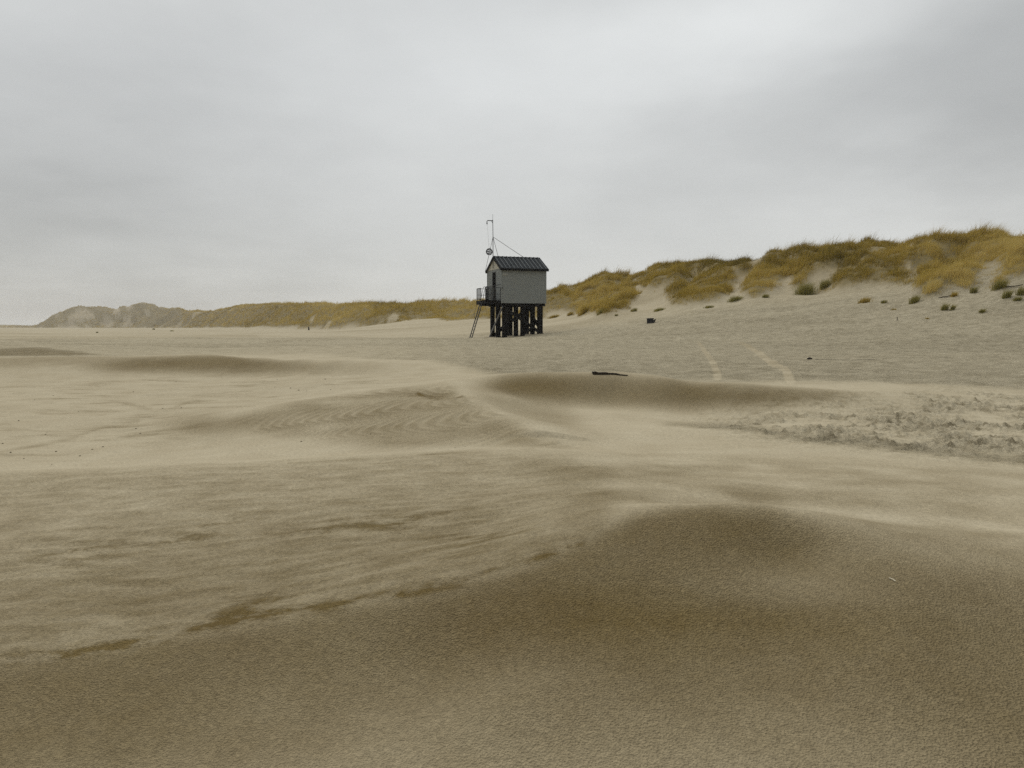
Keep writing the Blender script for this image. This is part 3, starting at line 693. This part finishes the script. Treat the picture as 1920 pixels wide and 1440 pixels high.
# ------------------------------------------------------------------ the hut on stilts
PH = R(20)
DH = 63.0
ax = az_of(940.5, 600)
hut = bpy.data.objects.new('stilt_hut', None); COL.objects.link(hut)
hut.location = (DH * math.tan(ax), DH, 0.0); hut.rotation_euler = (0, 0, PH)
hut['label'] = 'grey clad rescue hut with black roof standing on black timber stilts'; hut['category'] = 'hut'
L, Wd = 3.92, 3.6            # along the long side (local x), across the gable (local y)
ZF, ZE, ZR = 2.80, 5.60, 6.58
PX = [.36, 1.93, 3.46]; PY = [.28, 1.85, 3.30]
post_s = .345
def world_ground(lx, ly):
    p = Matrix.Rotation(PH, 3, 'Z') @ Vector((lx, ly, 0)) + hut.location
    return ground_z(p.x, p.y)
for i, px in enumerate(PX):
    for j, py in enumerate(PY):
        g = world_ground(px, py); dx, dy = random.uniform(-.03, .03), random.uniform(-.03, .03); ss = post_s * random.uniform(.93, 1.1) / 2
        part('post', lambda bm: bx(bm, px + dx - ss, px + dx + ss, py + dy - ss, py + dy + ss, g - .5, ZF - .22), M_TIMBER, hut, .02)
# floor beams (three along, joists across as one frame)
def beams(bm):
    for py in PY[:2]: bx(bm, -1.2, -.01, py - .1, py + .1, ZF - .2, ZF - .09)
    for py in PY: bx(bm, .02, L - .02, py - .11, py + .11, ZF - .22, ZF - .005)
part('floor_beam', beams, M_TIMBER, hut)
off = post_s / 2 + .06
part('brace', lambda bm: bar(bm, (.15, PY[0] - off, ZF - .3), (3.62, PY[0] - off, .25), .09, .24), M_TIMBER, hut)
part('brace', lambda bm: bar(bm, (PX[0] - .1, PY[2] - off, .05), (PX[2], PY[2] - off, ZF - .3), .09, .24), M_TIMBER, hut)
part('brace', lambda bm: bar(bm, (PX[2] + off, PY[2], ZF - .3), (PX[2] + off, PY[0], .15), .09, .24), M_TIMBER, hut)
part('brace', lambda bm: bar(bm, (PX[2] - off, PY[0], 1.35), (PX[2] - off, PY[2], .1), .09, .22), M_TIMBER, hut)
part('brace', lambda bm: bar(bm, (PX[0] - off - .02, PY[0] - .2, ZF - .3), (PX[0] - off - .02, PY[2] + .15, .0), .09, .12), M_STEEL, hut, label='pale metal diagonal rod on the ladder side')
part('brace', lambda bm: bar(bm, (PX[0] + off, PY[1], .75), (PX[1] - off, PY[1], 1.5), .09, .2), M_TIMBER, hut)
# walls: corrugated sheets
def corrugated(bm, p0, p1, z0, z1, out_, pitch=.15, depth=.018, thick=.07):
    p0, p1, o_ = Vector(p0), Vector(p1), Vector(out_); n = max(2, int((p1 - p0).length / pitch) * 4)
    prev = None
    for k in range(n + 1):
        t = k / n; w = depth if (k // 2) % 2 == 0 else 0
        p = p0 + (p1 - p0) * t
        f = [bm.verts.new((p.x + o_.x * w, p.y + o_.y * w, z)) for z in (z0, z1)]
        b = [bm.verts.new((p.x - o_.x * thick, p.y - o_.y * thick, z)) for z in (z0, z1)]
        cur = f + b
        if prev:
            bm.faces.new((prev[0], cur[0], cur[1], prev[1])); bm.faces.new((prev[2], prev[3], cur[3], cur[2]))
            bm.faces.new((prev[1], cur[1], cur[3], prev[3])); bm.faces.new((prev[0], prev[2], cur[2], cur[0]))
        else: bm.faces.new((cur[0], cur[1], cur[3], cur[2]))
        prev = cur
    bm.faces.new((prev[0], prev[2], prev[3], prev[1]))
part('wall', lambda bm: corrugated(bm, (0, 0, 0), (L, 0, 0), ZF, ZE, (0, -1, 0)), M_WALL, hut)
part('wall', lambda bm: corrugated(bm, (L, Wd, 0), (0, Wd, 0), ZF, ZE, (0, 1, 0)), M_WALL, hut)
part('wall', lambda bm: corrugated(bm, (L, .08, 0), (L, Wd - .08, 0), ZF, ZE, (1, 0, 0)), M_WALL, hut)
D0, D1 = 1.42, 2.18          # door opening across the gable
ZD = 5.38
def front_wall(bm):
    corrugated(bm, (0, D0, 0), (0, .08, 0), ZF, ZE, (-1, 0, 0)); corrugated(bm, (0, Wd - .08, 0), (0, D1, 0), ZF, ZE, (-1, 0, 0))
    bx(bm, -.005, .07, D0 + .003, D1 - .003, ZD, ZE)
part('wall', front_wall, M_WALL, hut)
part('floor', lambda bm: bx(bm, .08, L - .08, .08, Wd - .08, ZF + .01, ZF + .09), M_TIMBER, hut)
def dframe(bm):
    bx(bm, -.05, .1, D0 - .05, D0 + .02, ZF, ZD + .05); bx(bm, -.05, .1, D1 - .02, D1 + .05, ZF, ZD + .05); bx(bm, -.05, .1, D0 + .022, D1 - .022, ZD - .02, ZD + .05)
part('door_frame', dframe, M_DARKSTEEL, hut)
part('door', lambda bm: bx(bm, .12, .82, D1 - .03, D1 + .015, ZF + .1, ZD - .03), M_FASCIA, hut)
for py in (-.035, Wd - .005): part('corner_trim', lambda bm: bx(bm, -.045, .02, py, py + .045, ZF - .02, ZE - .01), M_WALL, hut)
def gable(x0, x1):
    def f(bm):
        a = [(x0, .02, ZE + .003), (x0, Wd - .02, ZE + .003), (x0, Wd / 2, ZR - .05)]; b = [(x1, y, z) for _, y, z in a]
        va = [bm.verts.new(p) for p in a]; vb = [bm.verts.new(p) for p in b]
        bm.faces.new(va); bm.faces.new(vb[::-1])
        for k in range(3): bm.faces.new((va[k], va[(k + 1) % 3], vb[(k + 1) % 3], vb[k]))
    return f
part('gable_panel', gable(-.03, .03), M_GABLE, hut, label='pale weathered triangular board over the door')
part('gable_panel', gable(L - .03, L + .02), M_WALL, hut)
# roof: two slabs, fascia boards, ridge cap, raised seams
OH, OE = .10, .18
sl = (ZR - ZE) / (Wd / 2)
def roofslab(bm):
    for sgn in (-1, 1):
        yc = Wd / 2; ye = yc + sgn * (Wd / 2 + OE); ze = ZE - sl * OE + .02; zr = ZR + .02
        th = .09
        vs = []
        for x in (-OH, L + OH):
            for (y, z) in ((yc, zr), (ye, ze), (ye, ze + th), (yc, zr + th)): vs.append(bm.verts.new((x, y, z)))
        for f in ((0, 1, 2, 3), (7, 6, 5, 4), (1, 5, 6, 2), (2, 6, 7, 3), (0, 4, 5, 1)): bm.faces.new([vs[i] for i in f])
roof = part('roof', roofslab, M_ROOF, hut)
def fascia(bm):
    for sgn in (-1, 1):
        ye = Wd / 2 + sgn * (Wd / 2 + OE + .015); ze = ZE - sl * OE
        bx(bm, -OH, L + OH, ye - .02, ye + .02, ze - .08, ze + .10)
        for x in (-OH - .025, L + OH + .025):
            bar(bm, (x, Wd / 2, ZR + .02), (x, ye, ze), .04, .17)
part('fascia', fascia, M_FASCIA, roof)
NS = 12
def seams(bm):
    for k in range(NS):
        x = .02 + (L - .1) * k / (NS - 1)
        for sgn in (-1, 1):
            ye = Wd / 2 + sgn * (Wd / 2 + OE - .01); ze = ZE - sl * (OE - .01)
            bar(bm, (x, Wd / 2 + sgn * .03, ZR + .135), (x, ye, ze + .135), .024, .05)
part('roof_seam', seams, M_SEAM, roof)
def ridge(bm):
    bx(bm, -OH - .02, L + OH + .02, Wd / 2 - .07, Wd / 2 + .07, ZR + .09, ZR + .14)
    for k in range(NS):
        x = .02 + (L - .1) * k / (NS - 1); bx(bm, x - .04, x + .04, Wd / 2 - .075, Wd / 2 + .075, ZR + .14, ZR + .165)
part('ridge_cap', ridge, M_ROOF, roof)
part('name_plate', lambda bm: bx(bm, .10, .55, -.05, -.022, 5.03, 5.19), M_SIGN, hut)
def hook(bm): tube(bm, [(.06, -.03, 4.02), (.06, -.12, 4.02), (.06, -.14, 3.96)], .03)
part('wall_hook', hook, M_DARKSTEEL, hut)
# deck in front of the door
DD, DW = 1.38, 2.45          # depth away from gable, width across
ZDK = 3.02
def deck(bm):
    for k in range(9): bx(bm, -DD + .002 + k * (DD - .06) / 9, -DD + (k + .94) * (DD - .06) / 9, .0, DW, ZDK - .06, ZDK)
    bx(bm, -DD, -.06, .02, .14, ZDK - .3, ZDK - .062); bx(bm, -DD, -.06, DW - .14, DW - .02, ZDK - .3, ZDK - .062)
    bx(bm, -DD + .0, -DD + .1, .142, DW - .142, ZDK - .28, ZDK - .062); bx(bm, -.2, -.08, .142, DW - .142, ZDK - .28, ZDK - .062)
part('deck', deck, M_TIMBER, hut)
HR = 1.02
LY0, LY1 = .42, 1.22         # ladder gap in the front rail
def rail_near(bm):
    z = ZDK; t = .022
    for x in (-DD + .04, -.62, -.08): tube(bm, [(x, .04, z), (x, .04, z + HR)], t)
    for zz_ in (HR, .5, .1): tube(bm, [(-DD + .04, .04, z + zz_), (-.08, .04, z + zz_)], t * .9)
part('railing', rail_near, M_DARKSTEEL, hut)
part('railing', lambda bm: tube(bm, [(-DD + .04, .1, ZDK + HR + .02), (-.62, .12, ZDK + HR + .15), (.0, .14, ZDK + HR + .28)], .025), M_DARKSTEEL, hut)
def rail_far(bm):
    z = ZDK
    for x in (-DD + .04, -.08): tube(bm, [(x, DW - .04, z), (x, DW - .04, z + HR)], .022)
    for zz_ in (HR, .5, .1): tube(bm, [(-DD + .04, DW - .04, z + zz_), (-.08, DW - .04, z + zz_)], .02)
part('railing', rail_far, M_DARKSTEEL, hut)
def rail_front(bm):
    x = -DD + .04; z = ZDK
    for y in (LY1 + .08, DW - .08): tube(bm, [(x, y, z), (x, y, z + HR)], .022)
    for zz_ in (HR, .1): tube(bm, [(x, LY1 + .08, z + zz_), (x, DW - .08, z + zz_)], .022)
rf = part('railing', rail_front, M_DARKSTEEL, hut)
part('corner_post', lambda bm: tube(bm, [(-DD + .04, .09, ZDK), (-DD + .04, .09, ZDK + HR + .05)], .03), M_DARKSTEEL, hut)
part('mesh_panel', lambda bm: bx(bm, -DD + .035, -DD + .045, LY1 + .10, DW - .10, ZDK + .12, ZDK + HR - .02), M_MESH, rf)
part('mesh_panel', lambda bm: bx(bm, -DD + .05, -.65, .036, .044, ZDK + .12, ZDK + HR - .02), M_MESH, rf)
part('side_board', lambda bm: bx(bm, -DD + .06, -DD + .30, .07, .10, ZDK + .02, ZDK + .95), M_FASCIA, hut)
# ladder
lx0, lx1 = -DD - .03, -DD - 1.02
gl = world_ground(lx1, (LY0 + LY1) / 2)
ly = (LY0 + .12, LY1 - .12)
def ladder(bm):
    for y in ly: bar(bm, (lx0, y, ZDK - .02), (lx1, y, gl - .06), .06, .09, (0, 1, 0))
ld = part('ladder', ladder, M_DARKSTEEL, hut)
def rungs(bm):
    for k in range(11):
        t = (k + .6) / 11; x = lx0 + (lx1 - lx0) * t; z = ZDK + (gl - ZDK) * t
        bar(bm, (x, ly[0] + .03, z), (x, ly[1] - .03, z), .07, .035)
part('rung', rungs, M_DARKSTEEL, ld)
def hoops(bm):
    for y in ly:
        tube(bm, [(lx0 - .12, y, ZDK - .35), (lx0 + .02, y, ZDK + .2), (lx0 + .12, y, ZDK + .75), (lx0 + .22, y, ZDK + 1.08), (lx0 + .34, y, ZDK + 1.14), (lx0 + .42, y, ZDK + 1.02), (lx0 + .42, y, ZDK + .02)], .024)
part('grab_rail', hoops, M_DARKSTEEL, ld)
def hand(bm):
    y = ly[1] + .06; dxn = (lx1 - lx0); dz = gl - ZDK
    pt = lambda t, o_: (lx0 + dxn * t - o_, y, ZDK + dz * t + .12 * o_)
    tube(bm, [pt(.02, .0), pt(.06, .2), pt(.36, .22), pt(.42, .16), pt(.48, .0)], .02)
part('hand_rail', hand, M_DARKSTEEL, ld)
# mast at the gable
mx_, my_ = -.10, Wd / 2 + .05
def mast_f(bm):
    tube(bm, [(mx_, my_, ZE + .1), (mx_, my_, 8.3)], .03); tube(bm, [(mx_, my_, 8.3), (mx_ - .02, my_, 9.7)], .026); tube(bm, [(mx_ - .02, my_, 9.7), (mx_ - .02, my_, 10.15)], .011)
mast = part('mast', mast_f, M_DARKSTEEL, hut)
armx = mx_ - .52
def arm_f(bm):
    tube(bm, [(mx_, my_, 9.62), (armx + .05, my_, 9.62), (armx, my_, 9.57), (armx, my_, 9.40)], .036)
    tube(bm, [(armx, my_, 9.42), (armx, my_, 9.32)], .05); tube(bm, [(mx_ - .02, my_, 9.42), (mx_ - .14, my_, 9.6)], .02)
part('cross_arm', arm_f, M_DARKSTEEL, mast)
top = (mx_, my_, 8.30)
for p in ((2.55, Wd / 2, ZR + .15), (.32, Wd / 2, ZR + .15), (mx_ - .08, Wd + OE - .06, ZE - .02), (mx_ - .05, .6, ZE + .3)):
    if p[1] < 1: continue
    part('guy_wire', lambda bm: tube(bm, [top, p], .017, 6), M_DARKSTEEL, mast)
bc = Vector((mx_ - .30, my_ + .10, 7.08)); br = .265
for q in ((0, .02), (.1, -.03)):
    part('halyard', lambda bm: tube(bm, [(armx + q[0] * .4, my_ + q[1], 9.34), (bc.x + q[1], bc.y, bc.z + br)], .0035, 5), M_STEEL, mast)
# signal ball of hoops hanging by the mast
def ball(bm):
    for k in range(4):
        a = math.pi * k / 4 + .3
        pts_ = [(math.cos(a) * br * math.cos(t), math.sin(a) * br * math.cos(t), br * math.sin(t)) for t in [2 * math.pi * i / 28 for i in range(28)]]
        tube(bm, pts_, .021, 6, True)
    for z in (-.55, 0, .55):
        rr = br * math.sqrt(1 - z * z) * 1.005
        tube(bm, [(rr * math.cos(t), rr * math.sin(t), br * z) for t in [2 * math.pi * i / 28 for i in range(28)]], .024 if z == 0 else .02, 6, True)
    tube(bm, [(0, 0, br - .02), (0, 0, br + .06)], .02)
bm = bmesh.new(); ball(bm)
sb = finish('signal_ball', bm, M_FASCIA, None, label='black openwork storm signal ball hanging beside the hut mast', category='signal ball')
sb.location = hut.location + Matrix.Rotation(PH, 3, 'Z') @ bc
sb.rotation_euler = (R(12), R(8), PH)

# ------------------------------------------------------------------ flotsam
c = hit(1219, 606, 20)
crate = bpy.data.objects.new('crate', None); COL.objects.link(crate); crate.location = c; crate.rotation_euler = (0, R(-2), R(-14))
crate['label'] = 'black open-ended plastic crate lying on the sand right of the hut'; crate['category'] = 'crate'
k_ = c.length / F
cw, ch, cd = 11.5 * k_, 9 * k_, 8 * k_
def cr(bm):
    t = .025
    bx(bm, -cw / 2, cw / 2, 0, t, 0, ch); bx(bm, -cw / 2, cw / 2, cd - t, cd, 0, ch)
    bx(bm, -cw / 2, -cw / 2 + t, t + .001, cd - t - .001, 0, ch); bx(bm, -cw / 2 + t + .001, cw / 2, t + .001, cd - t - .001, .0, t); bx(bm, -cw / 2 + t + .001, cw / 2, t + .001, cd - t - .001, ch - t, ch)
    for z in (.25, .5, .75): bx(bm, -cw / 2 + .02, cw / 2 - .02, -.015, -.001, ch * z - .01, ch * z + .01)
part('body', cr, M_CRATE, crate)
part('rim', lambda bm: [bx(bm, -cw / 2 - .02, cw / 2 + .03, -.03, -.016, ch - .05, ch + .01), bx(bm, cw / 2 + .001, cw / 2 + .03, -.014, cd + .02, ch - .05, ch + .01)], M_CRATE, crate)
part('inner_liner', lambda bm: bx(bm, cw / 2 - .14, cw / 2 - .1, .03, cd - .03, .03, ch * .8), M_PALE, crate, label='pale panel showing inside the open end')
part('flap', lambda bm: [bar(bm, (cw / 2 + .02, .1, .05), (cw / 2 + .13, .05, ch * .72), .2, .05), bar(bm, (cw / 2 + .08, .1, ch * .62), (cw / 2 + .19, .08, ch * .76), .12, .05)], M_CRATE, crate, label='bent black flap hanging out of the open end')
c = hit(579, 619, 20); k_ = c.length / F
def pole(bm):
    tube(bm, [(0, 0, -.3), (0, 0, 3.0 * k_), (-.3 * k_, 0, 6.0 * k_)], 1.0 * k_, 10)
    tube(bm, [(0.1 * k_, 0, -.05), (0, 0, 2.6 * k_)], 1.35 * k_, 10)
bm = bmesh.new(); pole(bm); o = finish('beach_post', bm, M_TIMBER, None, label='short dark post standing alone on the far beach left of the hut', category='post'); o.location = c
# dark plank half buried on the crest of the middle dune
a0, a1 = hit(1112, 704.8, 9), hit(1178, 707.8, 9)
mid = (a0 + a1) / 2
def plank(bm):
    d = a1 - a0; n = 10
    pr = None
    for k in range(n + 1):
        t = k / n; p = a0 + d * t - mid; hh = .042 * (1 - .75 * t) * (1 + .15 * math.sin(k * 2.1)); 
        cur = [bm.verts.new((p.x, p.y + y, ground_z(mid.x + p.x, mid.y + p.y + .06) - mid.z + z)) for y, z in ((-.02, -.05), (.14, -.05), (.14, hh), (-.01, hh))]
        if pr:
            for i in range(4): bm.faces.new((pr[i], pr[(i + 1) % 4], cur[(i + 1) % 4], cur[i]))
        else: bm.faces.new(cur[::-1])
        pr = cur
    bm.faces.new(pr)
bm = bmesh.new(); plank(bm); o = finish('driftwood_plank', bm, M_WOOD, None, label='dark half buried plank lying on the crest of the middle sand dune', category='driftwood'); o.location = mid + Vector((0, .06, 0))
# straw
p, q = hit(1667.5, 1085), hit(1679, 1091.5)
bm = bmesh.new(); mid = (p + q) / 2
tube(bm, [p - mid + Vector((0, 0, .003)), Vector((0, 0, .006)), q - mid + Vector((0, 0, .005))], .0024, 6)
o = finish('straw', bm, M_STRAW, None, label='single pale straw lying on the dark damp sand at lower right', category='straw'); o.location = mid
# sticks
def stick(u0, v0, u1, v1, r, lab, lift=.0, sag=.02, mat=M_WOOD):
    p, q = hit(u0, v0), hit(u1, v1); mid = (p + q) / 2; bm = bmesh.new()
    path = []
    for k in range(7):
        t = k / 6; x = p.lerp(q, t); x.z = ground_z(x.x, x.y) + r * .5 + lift * t + sag * random.uniform(-.4, 1)
        path.append(x - mid)
    tube(bm, path, r, 6)
    o = finish('stick', bm, mat, None, label=lab, category='stick'); o.location = mid
stick(1880, 537.5, 1918, 537, .03, 'thin dark branch lying on sand at the right edge', .1)
stick(1760, 558.5, 1784, 556, .028, 'short dark stick on the slope left of a sparse tan tuft', .05)
stick(1515, 673.5, 1640, 674.5, .0045, 'long thin dark rope line on the rough plain right of the tracks', 0, .004)
p = hit(1682, 601); bm = bmesh.new(); tube(bm, [(0, 0, -.05), (.01, 0, .1), (-.01, 0, .2)], .02, 6); o = finish('stick', bm, M_WOOD, None, label='tiny upright twig stuck in the flat sand at right', category='stick'); o.location = p
# dark lump on plain
def lump(name, p, sx, sy, sz, lab, cat, grp=None, seed=0, mat=M_CLOD):
    bm = bmesh.new(); bmesh.ops.create_icosphere(bm, subdivisions=2, radius=1)
    rd = random.Random(seed); f = [rd.uniform(.6, 2.2) for _ in range(6)]
    for v in bm.verts:
        k = 1 + .18 * math.sin(v.co.x * f[0] * 2 + f[1]) + .18 * math.sin(v.co.y * f[2] * 2 + f[3]) + .12 * math.sin(v.co.z * f[4] * 3 + f[5])
        v.co = Vector((v.co.x * sx, v.co.y * sy, v.co.z * sz)) * k
    for fc in bm.faces: fc.smooth = True
    o = finish(name, bm, mat, None, label=lab, category=cat); o.location = p + Vector((0, 0, sz * .35)); o.rotation_euler = (0, 0, rd.uniform(0, 3))
    if grp: o['group'] = grp
    return o
lump('clod', hit(1518, 673.5), .07, .05, .035, 'dark lump at the end of the thin rope line on the plain', 'clod', None, 3, M_WOOD)
CL = [(20, 849), (97, 871), (122, 865), (150, 855), (105, 847), (173, 843), (193, 838), (255, 804), (263, 813), (85, 815), (88, 812), (147, 772), (65, 750), (35, 789), (5, 832), (565, 828), (695, 814), (872, 837), (853, 839), (330, 716), (545, 728), (305, 766), (340, 765),
      (560, 732), (575, 733), (620, 731), (515, 726), (480, 720), (470, 735), (610, 711), (520, 712), (250, 735), (100, 742), (415, 707), (45, 860)]
for k, (u, v) in enumerate(CL):
    p = hit(u, v, 4); d = p.length; sz = random.uniform(.8, 1.9) / F * d
    lump('clod', p, sz, sz * random.uniform(.6, 1), sz * random.uniform(.35, .6), 'small dark clod lying on the pale sand flat at left', 'clod', 'dark clods scattered on the pale sand flat', 40 + k)

# ------------------------------------------------------------------ haze
me = bpy.data.meshes.new('haze'); bm = bmesh.new(); bx(bm, -4200, 4200, -4200, 4200, float(ZZ.min()) - 1.0, float(max(ZZ.max(), 10.5)) + 1.5); bm.to_mesh(me); bm.free()
hm_, nt, out = new_mat('haze'); pv = nt.nodes.new('ShaderNodeVolumePrincipled')
pv.inputs['Color'].default_value = (.93, .94, .95, 1); pv.inputs['Density'].default_value = .00022; pv.inputs['Anisotropy'].default_value = .2
nt.links.new(pv.outputs[0], out.inputs['Volume'])
haze = link('haze', me, hm_, kind='stuff', label='thin grey sea haze over the whole beach', category='haze')

# ------------------------------------------------------------------ light and sky
SUN_EL, SUN_AZ = R(44), R(-34)
ld_ = bpy.data.lights.new('sun', 'SUN'); ld_.energy = 1.05; ld_.angle = R(36); ld_.color = (1, .965, .91)
sun = bpy.data.objects.new('sun', ld_); COL.objects.link(sun)
sd = Vector((math.sin(SUN_AZ) * math.cos(SUN_EL), math.cos(SUN_AZ) * math.cos(SUN_EL), math.sin(SUN_EL)))
sun.rotation_euler = (-sd).to_track_quat('-Z', 'Y').to_euler(); sun.location = sd * 60
wd_ = bpy.data.worlds.new('World'); S.world = wd_; wd_.use_nodes = True
nt = wd_.node_tree; nt.nodes.clear(); n = N(nt)
wo = n.node('ShaderNodeOutputWorld'); bg = n.node('ShaderNodeBackground'); nt.links.new(bg.outputs[0], wo.inputs[0])
sky = n.node('ShaderNodeTexSky', sky_type='NISHITA'); sky.sun_disc = False; sky.sun_elevation = SUN_EL; sky.sun_rotation = SUN_AZ
gen = n.node('ShaderNodeTexCoord').outputs['Generated']
sep = n.node('ShaderNodeSeparateXYZ'); n.put(sep.inputs[0], gen)
zc = n.math('MAXIMUM', sep.outputs['Z'], 0.0)
den = n.math('ADD', zc, .16)
comb = n.node('ShaderNodeCombineXYZ'); n.put(comb.inputs[0], n.math('DIVIDE', sep.outputs['X'], den)); n.put(comb.inputs[1], n.math('DIVIDE', sep.outputs['Y'], den))
cp = comb.outputs[0]
gs = n.vmath('MULTIPLY', gen, (1, 1, 2.3)); n1 = n.noise(gs, 2.3, 5, .52, .25); n2 = n.noise(gs, 5.5, 4, .55, .2)
wp = n.vmath('SCALE', n.vmath('SUBTRACT', n.noise(cp, .9, 4, .55, 0, True), (.5, .5, .5)), None, .30)
sd2 = n.vmath('MULTIPLY', n.vmath('ADD', gen, wp), (1, 1, 2.0))
val = n.math('ADD', .63, n.math('ADD', n.math('MULTIPLY', n.math('SUBTRACT', n1, .5), .18), n.math('MULTIPLY', n.math('SUBTRACT', n2, .5), .11)))
LOBES = [(1420, 60, .15, .16), (1150, 30, .04, .2), (1930, 150, -.115, .2), (1350, 330, -.05, .18), (1720, 270, -.055, .2), (90, 480, -.18, .28), (480, 470, -.05, .25), (300, 190, -.045, .14), (1300, 430, .02, .18), (1750, 400, .06, .2), (700, 575, .06, .28), (960, 180, .07, .2)]
for (u, v, amp, w_) in LOBES:
    d = ray(u, v).normalized()
    dist = n.vmath('DISTANCE', sd2, (d.x, d.y, d.z * 2.0))
    e = n.math('EXPONENT', n.math('MULTIPLY', n.math('MULTIPLY', dist, dist), -1 / w_ ** 2))
    val = n.math('MULTIPLY_ADD', e, amp, val)
# overcast: brighter overhead, darker behind
zen = n.rng(sep.outputs['Z'], .36, .95, 1.0, 2.0, True)
bk = n.rng(sep.outputs['Y'], -.7, .5, .62, 1.0, True)
val = n.math('MULTIPLY', n.math('MULTIPLY', val, zen), bk)
tint = n.mix(n.rng(sep.outputs['Z'], 0, .3, 0, 1), (1.0, 1.0, .965), (.98, 1.0, .988))
cl = n.mix(1.0, tint, n.math('MULTIPLY', val, 10.0), 'MULTIPLY')
c = n.mix(.94, sky.outputs[0], cl)
nt.links.new(c, bg.inputs[0]); bg.inputs[1].default_value = .1

# ------------------------------------------------------------------ camera
cd_ = bpy.data.cameras.new('camera'); cam = bpy.data.objects.new('camera', cd_); COL.objects.link(cam)
cd_.sensor_width = 36; cd_.lens = F / 1920 * 36; cd_.clip_start = .05; cd_.clip_end = 12000
cam.location = (0, 0, EYE); cam.rotation_euler = (math.pi / 2 - PITCH, 0, 0)
S.camera = cam
S.view_settings.view_transform = 'Standard'; S.view_settings.look = 'None'; S.view_settings.exposure = 0; S.view_settings.gamma = 1
S.cycles.use_denoising = False
S.cycles.volume_bounces = 1
S.cycles.sample_clamp_indirect = 1.5
S.cycles.sample_clamp_direct = 4
S.cycles.max_bounces = 6
